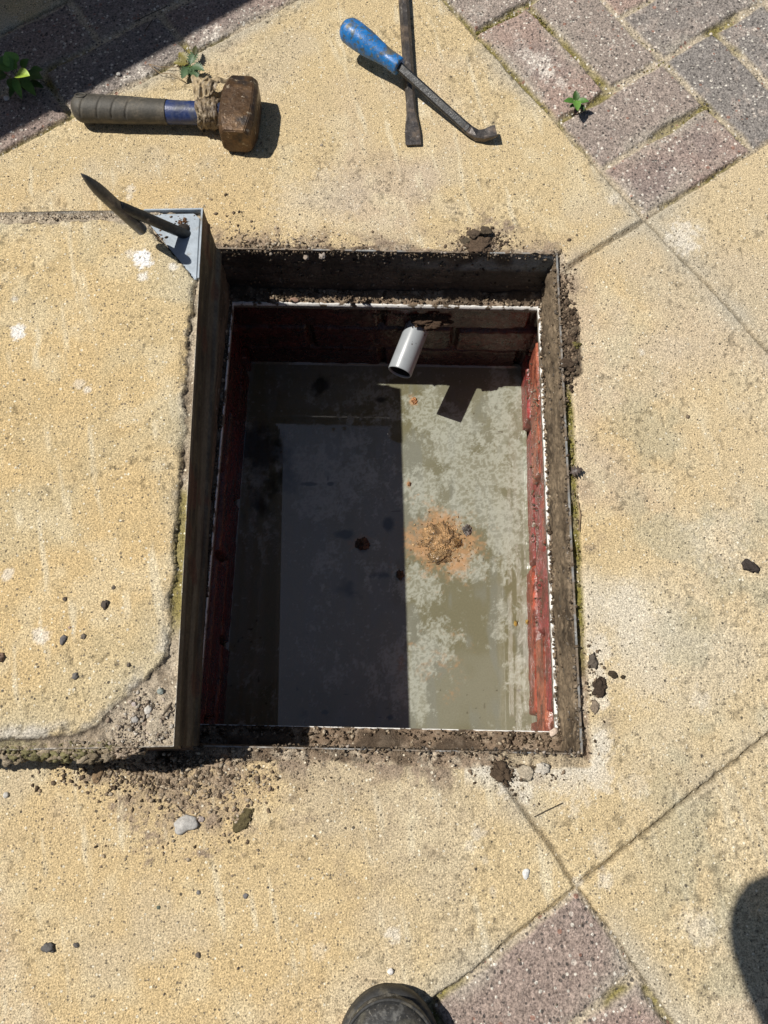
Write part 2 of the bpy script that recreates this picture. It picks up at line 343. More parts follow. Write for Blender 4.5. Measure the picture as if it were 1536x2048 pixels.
# ------------------------------------------------------------------ generic shapes
def strip_wall(p0, p1, z0, z1, nrm, nx, nz_, disp, colf, name, mat, parent, seed=0, bottom_bend=0):
    "noisy vertical sheet from p0 to p1 (local frame coords), normal nrm"
    s = np.linspace(0, 1, nx); t = np.linspace(0, 1, nz_); Sg, T = np.meshgrid(s, t)
    L = math.dist(p0, p1); A = Sg*L; B = T*abs(z1-z0)
    d = (fbm(A, B, 40, 4, seed)-.5)*disp+(fbm(A, B, 160, 3, seed+3)-.5)*disp*.6
    d = np.maximum(d+disp*.25, 0)
    d = d*ss(0, .06, T)*ss(1, .94, T)
    lx = p0[0]+(p1[0]-p0[0])*Sg+nrm[0]*d; ly = p0[1]+(p1[1]-p0[1])*Sg+nrm[1]*d
    x, y = h2w(lx, ly); V = np.stack([x, y, z0+(z1-z0)*T], -1).reshape(-1, 3)
    c = colf(A, B, T, d).reshape(-1, 3)
    return mesh(name, V, grid_faces(nx, nz_, np.ones((nz_-1, nx-1), bool)), mat, parent, col=c)
def dirtcol(dark, light, streak, seed, galv=.2):
    def f(A, B, T, d):
        c = np.zeros(A.shape+(3,))+np.array(dark)
        c = mixc(c, light, ss(.4, .62, fbm(A, B*.5, 26, 4, seed)))
        c = mixc(c, streak, ss(.52, .68, fbm(A*.12, B, 240, 3, seed+5))*.7)
        c = mixc(c, [.20, .22, .23], ss(galv+.12, galv, T)*ss(.45, .6, fbm(A, B, 14, 3, seed+8))*ss(.45, .8, A/A.max())*.8 if galv > .1 else np.zeros_like(A))
        return c
    return f
# frame
frame = empty('manhole_surround', (*h2w(0, 0), 0), 'galvanised steel surround of the open pit, its ledge caked with brown soil', 'manhole surround')
def fmesh(name, o):                                     # re-parent keeping world coordinates
    o.parent = frame; o.matrix_parent_inverse = Matrix.Translation(frame.location).inverted(); return o
def wallobj(*a, **k): return fmesh(None, strip_wall(*a, **k))
brown = dirtcol([.075, .054, .034], [.19, .142, .092], [.25, .19, .125], 200, .02)
dirt_shade = dirtcol([.05, .04, .032], [.085, .068, .055], [.03, .022, .018], 230, .3)  # rear face: real dirt, its colour lowered again for the shade there
mud = dirtcol([.09, .065, .04], [.15, .105, .065], [.2, .15, .1], 260, .0)
wallobj((-RX, RY), (RX, RY), -.001, ZL, (0, -1), 230, 50, .004, dirt_shade, 'rear_side', m_galvd, None, seed=3)
wallobj((RX, RY), (RX, -RY), -.001, ZL, (-1, 0), 320, 50, .010, brown, 'right_side', m_galvd, None, seed=5)
wallobj((RX, -RY), (-RX, -RY), -.001, ZL, (0, 1), 230, 50, .003, mud, 'front_side', m_galvd, None, seed=7)
wallobj((-RX, -RY), (-RX, RY), -.001, ZL, (1, 0), 320, 50, .004, mud, 'left_side', m_galvd, None, seed=9)
def prism_local(bm, a, b, z0, z1):                      # axis-aligned (in the frame's coords) box
    vs = []
    for z in (z0, z1):
        for lx, ly in ((a[0], a[1]), (b[0], a[1]), (b[0], b[1]), (a[0], b[1])):
            x, y = h2w(lx, ly); vs.append(bm.verts.new((x, y, z)))
    for f in ((3, 2, 1, 0), (4, 5, 6, 7), (0, 1, 5, 4), (1, 2, 6, 5), (2, 3, 7, 6), (3, 0, 4, 7)): bm.faces.new([vs[k] for k in f])
bm = bmesh.new(); t_ = .0024
prism_local(bm, (-RX-t_, RY), (RX+t_, RY+t_), -.09, .0012); prism_local(bm, (-RX-t_, -RY-.0016), (RX+t_, -RY), -.09, -.0006)
prism_local(bm, (RX, -RY), (RX+t_, RY), -.09, .0008); prism_local(bm, (-RX-t_, -RY), (-RX, RY), -.09, .0008)
fmesh(None, bm_obj('rim', bm, M('dirty_rim', (.26, .26, .25), rough=.65, metal=.2, grain=[(150, .3)], ramp=[(30, .40, .56, (.20, .155, .11))], bump=[(200, .001)]), smooth=False))
# soil covered ledge, heightfield ring
lxa = axis(-RX, RX, .002, [-LX, LX]); lya = axis(-RY, RY, .002, [-LY, LY]); GX, GY = np.meshgrid(lxa, lya)
n = fbm(GX, GY, 120, 4, 301); n2 = fbm(GX, GY, 30, 3, 305)
din = np.maximum(np.abs(GX)-LX, np.abs(GY)-LY)
z = ZL+.0005+ss(0, .004, din)*(.0045*n+.008*ss(.35, .75, n2)*ss(.003, .02, din))
x, y = h2w(GX, GY); V = np.stack([x, y, z], -1).reshape(-1, 3)
c = np.zeros(GX.shape+(3,))+np.array([.20, .145, .10]); c = mixc(c, [.34, .27, .20], ss(.5, .7, n)*.8); c = mixc(c, [.055, .04, .028], ss(.52, .64, n2)*.75)
cx = (GX[:-1, :-1]+GX[1:, 1:])/2; cy = (GY[:-1, :-1]+GY[1:, 1:])/2
Fq = grid_faces(len(lxa), len(lya), ~((np.abs(cx) < LX) & (np.abs(cy) < LY))); v2, f2, (c2,) = compact(V, Fq, c.reshape(-1, 3))
fmesh(None, mesh('ledge', v2, f2, m_soil, col=c2))
# white lip, wavering a little
def lip():
    pts = []
    for (a, b, n_) in (((-LX, -LY), (LX, -LY), 150), ((LX, -LY), (LX, LY), 200), ((LX, LY), (-LX, LY), 150), ((-LX, LY), (-LX, -LY), 200)):
        for k in range(n_): t = k/n_; pts.append((a[0]+(b[0]-a[0])*t, a[1]+(b[1]-a[1])*t))
    V = []; Fc = []; N = len(pts)
    for k, (a, b) in enumerate(pts):
        q = Vector((a*40, b*40, 3)); wd = .0020+.0016*mn.noise(q*3)+.0010*mn.noise(q*11)+(.0012 if abs(a-LX) < 1e-6 else 0); zz = ZL+.0030+.001*mn.noise(q*2+Vector((5, 5, 5)))
        wd *= .55 if (a < -LX+1e-6 or b < -LY+1e-6) else 1
        sx = -1 if a >= LX-1e-6 else (1 if a <= -LX+1e-6 else 0); sy = -1 if b >= LY-1e-6 else (1 if b <= -LY+1e-6 else 0)
        for off, z_ in ((0, ZL-.006), (0, zz), (-wd, zz), (-wd-.0003, ZL-.001)):
            x, y = h2w(a+sx*off, b+sy*off); V.append((x, y, z_))
    for k in range(N):
        j = (k+1) % N
        for r in range(3): Fc.append((k*4+r, j*4+r, j*4+r+1, k*4+r+1))
    return fmesh(None, mesh('ledge_lip', V, Fc, m_lip))
lip()

# ------------------------------------------------------------------ brick chamber
chamber = empty('inspection_chamber', (*h2w(0, 0), ZW), 'red brick walls of the open drain pit, glossy and damp above the water', 'drain pit')
def cmesh(o):
    o.parent = chamber; o.matrix_parent_inverse = Matrix.Translation(chamber.location).inverted(); return o
def brick_wall(p0, p1, nrm, seed, tones, zt=ZL-.004, zb=-.46, off=0.0, H=.072, BL=.232):
    L = math.dist(p0, p1); nx = int(L/.0025); nz_ = int((zt-zb)/.0025)
    s = np.linspace(0, L, nx); t = np.linspace(0, zt-zb, nz_); A, B = np.meshgrid(s, t)
    Aw = A+(fbm(A, B, 30, 3, seed)-.5)*.006; Bw = B+(fbm(A, B, 30, 3, seed+2)-.5)*.006
    r = np.floor(Bw/H); rb = Bw-r*H; q = (Aw+off+np.where(r % 2 == 1, BL/2, 0))/BL; kq = np.floor(q); ra = (q-kq)*BL
    e = np.minimum(np.minimum(rb, H-rb), np.minimum(ra, BL-ra))
    pr = ss(.002, .0075, e)
    dep = _h(r+seed, kq+3, 3)*.007
    d = -.008*(1-pr)+dep*pr+(fbm(A, B, 90, 4, seed+5)-.5)*.003
    lx = p0[0]+(p1[0]-p0[0])*A/L+nrm[0]*d; ly = p0[1]+(p1[1]-p0[1])*A/L+nrm[1]*d
    x, y = h2w(lx, ly); V = np.stack([x, y, zt-B], -1).reshape(-1, 3)
    c = np.zeros(A.shape+(3,)); rr = _h(kq+seed*3, r+1, 7)
    for k, tc_ in enumerate(tones):
        m = (rr*len(tones) >= k) & (rr*len(tones) < k+1.0001); c[m] = tc_
    c = c*(.75+.5*fbm(A, B, 120, 3, seed+20))[..., None]; c = mixc(c, c.mean((0, 1))*.5, ss(.48, .66, fbm(A, B, 35, 4, seed+9))*.65)
    c = mixc(c, [.07, .04, .03], (1-pr)*.8)
    c = mixc(c, c.mean((0, 1))*.4+np.array([.015, .012, .008]), ss(.56, .66, fbm(A, B, 55, 4, seed+12))*.85)
    c = mixc(c, c.mean((0, 1))*.7+np.array([.01, .012, .01]), ss(.165, .19, B+.012*fbm(A, B, 40, 3, seed+30))*.7)
    return cmesh(mesh('brick_wall', V, grid_faces(nx, nz_, np.ones((nz_-1, nx-1), bool)), m_brick, col=c.reshape(-1, 3)))
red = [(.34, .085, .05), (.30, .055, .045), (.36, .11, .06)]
shade_red = [(.065, .017, .013), (.055, .019, .015), (.09, .025, .018)]  # dirty far-wall reds, darkened further to carry the pit's shade
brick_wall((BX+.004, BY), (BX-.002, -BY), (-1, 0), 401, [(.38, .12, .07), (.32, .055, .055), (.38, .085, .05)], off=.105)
brick_wall((-BX, BY), (BX, BY), (0, -1), 411, shade_red)
brick_wall((-BX, -BY), (-BX, BY), (1, 0), 421, [(.115, .018, .013), (.09, .015, .012)], off=.1)  # left wall: shade mixed into the brick tones as well
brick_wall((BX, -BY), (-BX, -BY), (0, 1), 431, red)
# mortar bed between frame and bricks
bm = bmesh.new()
prism_local(bm, (-BX-.02, LY+.0), (BX+.02, BY+.03), ZL-.010, ZL-.004); prism_local(bm, (-BX-.02, -BY-.03), (BX+.02, -LY), ZL-.010, ZL-.004)
prism_local(bm, (LX, -LY), (BX+.02, LY), ZL-.010, ZL-.004); prism_local(bm, (-BX-.02, -LY), (-LX, LY), ZL-.010, ZL-.004)
cmesh(bm_obj('mortar_bed', bm, m_mortar, smooth=False))
# ------------------------------------------------------------------ water
wx = np.arange(-BX-.004, BX+.0041, .0015); wy = np.arange(-BY-.004, BY+.0041, .0015); GX, GY = np.meshgrid(wx, wy); x, y = h2w(GX, GY)
def dens(lst):
    m = np.zeros_like(x)
    for px, py, rx, ry, st in lst:
        cx, cy = W(px, py, ZW); k = (1.21/(.959-.284*(py-1024)/F*-1))/F
        m = np.maximum(m, st*np.exp(-(((x-cx)/(rx*k))**2+((y-cy)/(ry*k))**2)))
    return m
D = dens([(900, 880, 70, 60, 1), (960, 940, 70, 60, 1), (1000, 810, 28, 110, .9), (850, 830, 35, 60, .8), (840, 980, 40, 60, .9), (960, 1010, 70, 40, 1), (1005, 1080, 30, 90, .9), (1040, 960, 22, 120, .8), (840, 1180, 50, 60, .85),
          (960, 1140, 60, 40, .75), (860, 1290, 55, 60, .75), (835, 1400, 32, 70, .8), (1010, 1300, 30, 200, .3), (1035, 780, 30, 50, .8), (660, 960, 110, 100, .75), (520, 900, 70, 90, .5),
          (640, 1120, 70, 60, .45), (540, 1040, 50, 60, .5), (700, 1300, 120, 130, .35), (500, 1350, 60, 120, .35), (740, 800, 120, 60, .5), (820, 1350, 60, 90, .6), (1045, 1400, 12, 160, .5)])
wxn = x+(fbm(x, y, 18, 3, 501)-.5)*.05; wyn = y+(fbm(x, y, 18, 3, 503)-.5)*.05
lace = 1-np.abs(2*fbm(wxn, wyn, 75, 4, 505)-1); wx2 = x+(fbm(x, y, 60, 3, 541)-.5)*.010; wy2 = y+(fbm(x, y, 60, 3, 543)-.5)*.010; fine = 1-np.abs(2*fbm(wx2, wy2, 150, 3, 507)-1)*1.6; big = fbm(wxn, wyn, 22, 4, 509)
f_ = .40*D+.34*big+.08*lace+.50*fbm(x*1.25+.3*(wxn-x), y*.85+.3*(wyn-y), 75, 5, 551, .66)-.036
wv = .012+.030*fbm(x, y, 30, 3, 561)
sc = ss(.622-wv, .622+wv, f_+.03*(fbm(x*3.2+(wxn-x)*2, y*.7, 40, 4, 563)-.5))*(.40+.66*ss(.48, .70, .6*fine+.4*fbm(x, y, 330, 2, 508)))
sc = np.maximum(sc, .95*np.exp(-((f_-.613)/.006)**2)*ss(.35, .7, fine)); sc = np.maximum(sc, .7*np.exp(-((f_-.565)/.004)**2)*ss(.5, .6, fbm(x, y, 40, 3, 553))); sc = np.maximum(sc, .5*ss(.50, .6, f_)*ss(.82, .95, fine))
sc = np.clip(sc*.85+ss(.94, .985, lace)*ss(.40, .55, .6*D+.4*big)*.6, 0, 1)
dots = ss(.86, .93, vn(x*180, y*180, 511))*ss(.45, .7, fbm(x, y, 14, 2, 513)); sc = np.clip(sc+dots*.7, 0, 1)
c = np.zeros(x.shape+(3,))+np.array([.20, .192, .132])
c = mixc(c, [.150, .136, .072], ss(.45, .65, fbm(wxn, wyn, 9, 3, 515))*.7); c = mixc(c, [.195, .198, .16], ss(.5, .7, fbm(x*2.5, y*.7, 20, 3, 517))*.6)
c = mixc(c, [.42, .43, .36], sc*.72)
om = dens([(880, 1078, 72, 58, 1.2), (910, 1110, 45, 50, 1), (845, 1065, 30, 30, 1), (870, 1130, 30, 35, .8), (828, 802, 10, 14, 1), (818, 968, 8, 9, 1), (800, 1330, 12, 24, .5), (880, 1330, 60, 60, .35), (720, 1085, 22, 22, .7), (805, 1150, 16, 22, .5)])
om = om+((fbm(x, y, 60, 4, 521)-.5)*1.1+(fbm(x, y, 260, 2, 525)-.5)*.7)*(om > .06); c = mixc(c, [.40, .23, .105], ss(.25, 1.05, om)*.95)
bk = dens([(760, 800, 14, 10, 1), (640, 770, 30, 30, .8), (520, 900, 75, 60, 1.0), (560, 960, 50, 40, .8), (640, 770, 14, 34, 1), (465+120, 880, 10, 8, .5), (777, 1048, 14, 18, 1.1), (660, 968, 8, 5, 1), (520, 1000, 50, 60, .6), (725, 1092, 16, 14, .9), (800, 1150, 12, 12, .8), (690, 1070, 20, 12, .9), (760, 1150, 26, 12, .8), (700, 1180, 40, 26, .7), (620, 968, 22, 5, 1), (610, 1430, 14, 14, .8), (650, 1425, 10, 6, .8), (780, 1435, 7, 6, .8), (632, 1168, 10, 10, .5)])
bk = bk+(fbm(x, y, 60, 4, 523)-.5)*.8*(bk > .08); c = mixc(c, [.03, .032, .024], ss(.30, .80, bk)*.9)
spk = ss(.93, .97, vn(x*150, y*150, 531))*ss(.4, .6, fbm(x, y, 9, 2, 533)); c = mixc(c, [.06, .045, .025], spk*.8)
dw = np.minimum(BX-np.abs(GX), BY-np.abs(GY)); z = ZW+.0022*ss(.0045, .0, dw)**2
rgh = .012+.20*sc+.25*ss(.4, .8, om)
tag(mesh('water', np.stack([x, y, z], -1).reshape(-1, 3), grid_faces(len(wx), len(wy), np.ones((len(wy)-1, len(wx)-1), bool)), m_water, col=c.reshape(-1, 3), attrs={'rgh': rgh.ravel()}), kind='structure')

# ------------------------------------------------------------------ lumps, crumbs, pebbles
ICO = {}
def ico(n):
    if n not in ICO:
        bm = bmesh.new(); bmesh.ops.create_icosphere(bm, subdivisions=n, radius=1)
        bm.verts.ensure_lookup_table(); ICO[n] = (np.array([v.co[:] for v in bm.verts]), np.array([[v.index for v in f.verts] for f in bm.faces])); bm.free()
    return ICO[n]
def lump(seed, rx, ry, rz, n=4, rough=.35, fq=1.6, flat=0.0):
    V, Fc = ico(n); o = Vector((seed*3.7, seed*1.3, -seed*2.1)); out = np.empty_like(V)
    for k, p in enumerate(V):
        v = Vector(p); r = 1+rough*mn.noise(v*fq+o)*1.3+rough*.45*mn.noise(v*fq*3+o)+rough*.2*mn.noise(v*fq*8+o); out[k] = p*r
    out *= np.array([rx, ry, rz])
    if flat: out[:, 2] = np.maximum(out[:, 2], -rz*flat)
    return out, Fc
def pebble(px, py, r, label, cat='pebble', col=(.3, .28, .25), z0=0.0, ang=0, asp=1.0, hz=.6, rough=.35, mat=None, name='pebble', group='loose stones on the paving', n=3):
    r *= .80 if r < .009 else .66; x, y = W(px, py, z0+r*.4*hz); s = int(px*7+py)
    V, Fc = lump(s, r*asp, r, r*hz, n, rough, 1.5, .6)
    c_, s_ = math.cos(ang), math.sin(ang); V = V@np.array([[c_, s_, 0], [-s_, c_, 0], [0, 0, 1]])
    V[:, 2] -= V[:, 2].min(); rs = np.random.RandomState(s)
    cc = np.array(col)*(1+.25*(rs.rand(len(V), 1)-.5))
    return tag(mesh(name, V, Fc, mat or m_stone, col=cc, loc=(x, y, z0-.0006), smooth=rough < .3), label, cat, group)
rng = np.random.RandomState(4)
def crumbs(name, pts, size, cols, mat, label=None, parent=None, flat=.7, cat=None, kind='stuff', n=1, place=None):
    "pts (n,3); size (n,) radii -> one merged mesh of little lumps"
    T = [lump(100+k, 1, 1, flat, n, .95, 1.5) for k in range(12)]; Vs = []; Fs = []; Cs = []; base = 0
    for k, (p, r) in enumerate(zip(pts, size)):
        V, Fc = T[rng.randint(12)]; a = rng.rand()*6.28; c_, s_ = math.cos(a), math.sin(a)
        s3 = np.array([1+.5*(rng.rand()-.3), .75+.3*rng.rand(), .8+.5*rng.rand()])
        v = (V*s3*r)@np.array([[c_, s_, 0], [-s_, c_, 0], [0, 0, 1]])+np.array(p)+np.array([0, 0, r*flat*.45])
        Vs.append(v); Fs.append(Fc+base); base += len(v)
        q = cols[rng.randint(len(cols))]; Cs.append(np.tile(np.array(q)*(.75+.5*rng.rand()), (len(v), 1)))
    o = mesh(name, np.concatenate(Vs), np.concatenate(Fs), mat, parent, col=np.concatenate(Cs), smooth=False)
    return tag(o, label, cat, None, kind)
soilc = [(.17, .125, .085), (.24, .18, .125), (.11, .08, .055), (.34, .27, .19), (.29, .22, .15), (.08, .06, .04), (.42, .35, .26)]
darkc = [(.06, .042, .028), (.09, .065, .045), (.13, .095, .065)]
def scat(px, py, sx, sy, n, r0=.0006, r1=.0022, z=0.0, pw=3.6):
    P_ = []; R_ = []
    for k in range(n):
        a, b = px+rng.randn()*sx, py+rng.randn()*sy; x, y = W(a, b, z); P_.append((x, y, z-.0002)); R_.append(.82*(r0+(r1-r0)*rng.rand()**pw))
    return P_, R_
def okground(p):
    lx, ly = w2h(p[0], p[1]); return not (abs(lx) < RX+.001 and abs(ly) < RY+.001)
def merge(lst, f=okground):
    P_, R_ = [], []
    for a, b in lst:
        for p, r in zip(a, b):
            if f(p): P_.append(p); R_.append(r)
    return P_, R_
P1, R1 = merge([scat(330, 1552, 95, 24, 1500, .0007, .0034), scat(410, 1590, 60, 50, 700, .0007, .0032), scat(360, 1620, 60, 60, 120, .0006, .0026), scat(560, 1545, 110, 22, 260, .0005, .0018),
                scat(200, 1535, 50, 18, 120, .0006, .003), scat(330, 1690, 60, 30, 60, .0005, .0022), scat(750, 1512, 220, 10, 300, .0006, .0022), scat(380, 1550, 140, 16, 200, .0006, .0024)])
crumbs('loose_soil', P1, R1, soilc, m_soil, 'loose brown soil and grit spilled in front of the cover and pit')
P1, R1 = merge([scat(540, 490, 80, 14, 800, .0006, .0030), scat(700, 500, 160, 9, 380, .0005, .0024), scat(470, 470, 20, 30, 160, .0006, .003), scat(560, 498, 30, 10, 120, .0008, .0035), scat(800, 340, 60, 50, 45, .0005, .0014),
                scat(880, 505, 120, 6, 150, .0005, .0022), scat(830, 480, 120, 18, 70, .0005, .0016), scat(450, 505, 30, 9, 160, .001, .003)])
crumbs('loose_soil', P1, R1, soilc, m_soil, 'dry crumbled earth strewn along the far edge of the pit')
P1, R1 = merge([scat(965, 488, 26, 12, 600, .0008, .0036), scat(960, 478, 16, 10, 260, .001, .004), scat(1015, 488, 24, 12, 130, .0006, .0026), scat(960, 470, 40, 22, 90, .0005, .0018), scat(1050, 505, 40, 6, 60, .0005, .0016)])
crumbs('soil_heap', P1, R1, darkc+soilc[:2], m_soil, 'dark crumbly heap of earth at the far right edge of the pit')
P1, R1 = merge([scat(1134, 640, 9, 60, 500, .0008, .0034), scat(1142, 690, 8, 36, 500, .001, .004), scat(1190, 1340, 10, 30, 70, .0006, .0026), scat(1150, 950, 10, 150, 90, .0005, .0018), scat(1185, 1400, 12, 40, 60, .0006, .003),
                scat(1010, 1540, 20, 14, 90, .0007, .003), scat(1060, 1545, 60, 12, 100, .0006, .003), scat(1085, 1610, 14, 4, 14, .0006, .0018), scat(1030, 1580, 14, 16, 30, .0006, .002)])
crumbs('loose_soil', P1, R1, darkc+soilc[:3], m_soil, 'dark soil crumbs along the right edge and near right corner of the pit')
# crumbs on the ledge
P_, R_ = [], []
for k in range(2600):
    side = rng.rand(); 
    if side < .30: lx, ly = rng.uniform(-RX, RX), rng.uniform(LY+.002, RY-.002)
    elif side < .62: lx, ly = rng.uniform(-RX, RX), -rng.uniform(LY+.002, RY-.002)
    elif side < .9: lx, ly = RX-rng.uniform(.001, .006), rng.uniform(-RY, RY)
    else: lx, ly = -RX+rng.uniform(.001, .006), rng.uniform(-RY, RY)
    x, y = h2w(lx, ly); P_.append((x, y, ZL+.003+.003*rng.rand())); R_.append(.0006+.0021*rng.rand()**2.5)
crumbs('ledge_soil', P_, R_, soilc+darkc, m_soil, 'moist crumbs of soil lying on the ledge inside the frame')
# dirt stuck to the walls
P_, R_ = [], []
for k in range(2400):
    q_ = rng.rand()
    if q_ < .25: lx, ly, z = RX+rng.uniform(-.003, .003), rng.uniform(-RY, RY), rng.uniform(-.006, .001)
    elif q_ < .45: lx, ly, z = rng.uniform(-RX*.95, RX), RY+rng.uniform(-.003, .004), rng.uniform(-.008, .001)
    elif q_ < .60: lx, ly, z = rng.uniform(-RX*.5, RX), -RY+rng.uniform(-.004, .003), rng.uniform(-.006, .001)
    elif q_ < .8: lx, ly, z = RX-.002, rng.uniform(-RY, RY), rng.uniform(ZL, -.01)
    else: lx, ly, z = rng.uniform(-RX, RX), RY-.002, -.002-.095*rng.rand()**1.6
    x, y = h2w(lx, ly); P_.append((x, y, z)); R_.append(.0005+.0020*rng.rand()**2.4)
for k in range(620):
    lx, ly, z = BX-.003, rng.uniform(-BY, BY), rng.uniform(-.27, ZL-.006); x, y = h2w(lx, ly)
    if (mn.noise(Vector((ly*14, z*20, 1))) > -.05): P_.append((x, y, z)); R_.append(.0006+.0020*rng.rand()**2)
crumbs('clinging_dirt', P_, R_, darkc+[(.16, .12, .08), (.12, .10, .08), (.22, .17, .12)]*4+[(.36, .31, .26)], m_soil, 'specks of dark dirt clinging to the upright sides of the pit')

SG = 'loose stones on the paving'
pebble(372, 1648, .0135, 'largest grey stone, a flat angular chip below the spilled soil', 'stone', (.40, .385, .36), ang=.25, asp=1.5, hz=.45, rough=.28, n=3, name='stone', group=SG)
pebble(403, 1638, .004, 'tiny pinkish stone touching the right tip of the largest grey stone', 'stone', (.36, .3, .27), rough=.4, name='stone', group=SG)
pebble(487, 1640, .0125, 'flat mossy brown clod to the right of the grey stone', 'clod', (.11, .09, .045), ang=.9, asp=1.35, hz=.16, rough=.5, mat=m_soil, name='soil_clod', group='clods of soil', n=4)
pebble(197, 1545, .007, 'curved brown clod at the left end of the spilled soil', 'clod', (.25, .17, .10), ang=1.3, asp=1.9, hz=.45, mat=m_soil, name='soil_clod', group='clods of soil')
pebble(97, 1895, .0062, 'dark angular stone near the bottom left corner', 'stone', (.09, .085, .08), asp=1.3, rough=.5, name='stone', group=SG)
pebble(152, 1890, .0033, 'small black stone just right of the dark angular one at bottom left', 'stone', (.10, .09, .08), rough=.5, name='stone', group=SG)
pebble(396, 1910, .0035, 'small dark stone on the near slab below the stray pebbles', 'stone', (.12, .10, .08), name='stone', group=SG)
pebble(491, 1792, .0034, 'small grey pebble low on the near slab, right of two others', 'pebble', (.16, .15, .15), rough=.2, group=SG)
pebble(397, 1785, .003, 'small grey pebble left of the one below the mossy clod', 'pebble', (.17, .16, .15), rough=.2, group=SG)
pebble(317, 1815, .0027, 'small dark green pebble, leftmost of the three on the near slab', 'pebble', (.10, .12, .09), rough=.2, group=SG)
pebble(536, 1775, .0016, 'pinhead black grit right of the grey pebbles on the near slab', 'grit', (.07, .06, .05), name='grit', group=SG)
pebble(1052, 1748, .0048, 'upright white pebble left of the slab crossing', 'pebble', (.62, .62, .60), ang=1.4, asp=1.5, rough=.25, group=SG)
pebble(781, 1943, .0040, 'round white pebble just beyond the boot toe', 'pebble', (.78, .74, .70), rough=.15, hz=.75, group=SG)
pebble(12, 1590, .0042, 'pale round pebble at the left margin below the cover', 'pebble', (.5, .48, .44), rough=.2, group=SG)
pebble(643, 290, .0030, 'small dull pebble between the hammer and the chisel', 'pebble', (.30, .25, .19), rough=.25, group=SG)
pebble(237, 148, .0042, 'round white pebble in the shade edge above the hammer handle', 'pebble', (.55, .52, .48), rough=.15, group=SG)
pebble(13, 196, .0055, 'round pale pebble in the shade below the leafy weed', 'pebble', (.55, .53, .5), rough=.15, group=SG)
pebble(847, 207, .0024, 'tiny white pebble where the two bars leave each other', 'pebble', (.8, .78, .75), rough=.2, group=SG)
pebble(1422, 68, .0032, 'rounded cream pebble lying in the joint between pink blocks', 'pebble', (.62, .55, .46), rough=.2, group=SG)
pebble(1376, 833, .0034, 'small brown pebble alone on the right slab', 'pebble', (.16, .12, .08), rough=.4, group=SG)
pebble(1152, 224, .0048, 'brown soil pellet at the foot of the small seedling', 'clod', (.22, .15, .12), mat=m_soil, name='soil_clod', group='clods of soil')
pebble(1502, 1132, .0075, 'black crumpled scrap of soil near the right margin', 'clod', (.055, .045, .04), asp=1.4, hz=.3, ang=-.5, rough=.7, mat=m_soil, name='soil_clod', group='clods of soil')
pebble(1226, 1349, .0052, 'oval black soil pellet right of the near corner stains', 'clod', (.06, .045, .03), asp=1.3, ang=-.6, mat=m_soil, name='soil_clod', group='clods of soil')
pebble(1246, 1354, .0032, 'smaller black soil pellet beside the oval one', 'clod', (.06, .045, .03), mat=m_soil, name='soil_clod', group='clods of soil')
pebble(1200, 1375, .0080, 'ragged dark clod on the pale crust right of the frame', 'clod', (.055, .04, .03), asp=1.5, hz=.3, ang=1.2, rough=.8, mat=m_soil, name='soil_clod', group='clods of soil', n=4)
pebble(1186, 1322, .0070, 'grey brown clod touching the right frame edge', 'clod', (.12, .10, .08), asp=1.4, hz=.4, ang=1.4, rough=.6, mat=m_soil, name='soil_clod', group='clods of soil')
pebble(1190, 1415, .0058, 'long light brown clod right of the near frame corner', 'clod', (.24, .19, .14), asp=1.5, hz=.4, ang=1.5, mat=m_soil, name='soil_clod', group='clods of soil')
pebble(1003, 1545, .0125, 'dark broken clod in front of the near right frame edge', 'clod', (.085, .06, .04), asp=1.3, hz=.35, ang=-.8, rough=.8, mat=m_soil, name='soil_clod', group='clods of soil', n=4)
pebble(1052, 1546, .011, 'flat pale mortar flake right of the dark broken clod', 'mortar flake', (.42, .36, .27), asp=1.3, hz=.3, ang=-.3, rough=.5, mat=m_soil, name='mortar_flake', group='flakes of mortar')
pebble(1085, 1536, .0075, 'small whitish mortar flake at the near edge of the frame', 'mortar flake', (.55, .50, .42), asp=1.2, hz=.35, rough=.5, mat=m_soil, name='mortar_flake', group='flakes of mortar')
pebble(972, 462, .0085, 'round flat dark clod crowning the heap at the far edge', 'clod', (.085, .065, .045), z0=.006, asp=1.2, hz=.45, rough=.45, mat=m_soil, name='soil_clod', group='clods of soil')
pebble(948, 468, .0080, 'flat dark clod left of the topmost one on the far heap', 'clod', (.095, .07, .05), z0=.004, asp=1.25, hz=.4, rough=.45, mat=m_soil, name='soil_clod', group='clods of soil')
pebble(930, 482, .0065, 'thin clod at the left foot of the far heap', 'clod', (.10, .08, .055), asp=1.3, hz=.35, rough=.5, mat=m_soil, name='soil_clod', group='clods of soil')
pebble(960, 492, .016, 'broad crumbly clod forming the core of the far heap', 'clod', (.10, .07, .048), asp=1.5, hz=.35, rough=.7, mat=m_soil, name='soil_clod', group='clods of soil', n=5)
pebble(1140, 668, .013, 'large dark clod wedged beside the right rim of the frame', 'clod', (.10, .07, .048), ang=1.45, asp=2.9, hz=.35, rough=.6, z0=-.003, mat=m_soil, name='soil_clod', group='clods of soil', n=5)
pebble(1152, 690, .0062, 'mossy green clod on the outer edge of the large one', 'clod', (.13, .11, .04), rough=.6, mat=m_soil, name='soil_clod', group='clods of soil')
pebble(1138, 728, .011, 'blackish clod at the near end of the large right hand one', 'clod', (.07, .05, .035), asp=1.3, hz=.4, rough=.7, mat=m_soil, name='soil_clod', group='clods of soil', n=4)
pebble(645, 512, .0055, 'angular grey stone in the grit on the far rim', 'stone', (.33, .28, .24), rough=.5, name='stone', group=SG)
pebble(612, 515, .0045, 'smaller angular stone left of the one on the far rim', 'stone', (.30, .24, .19), rough=.5, name='stone', group=SG)
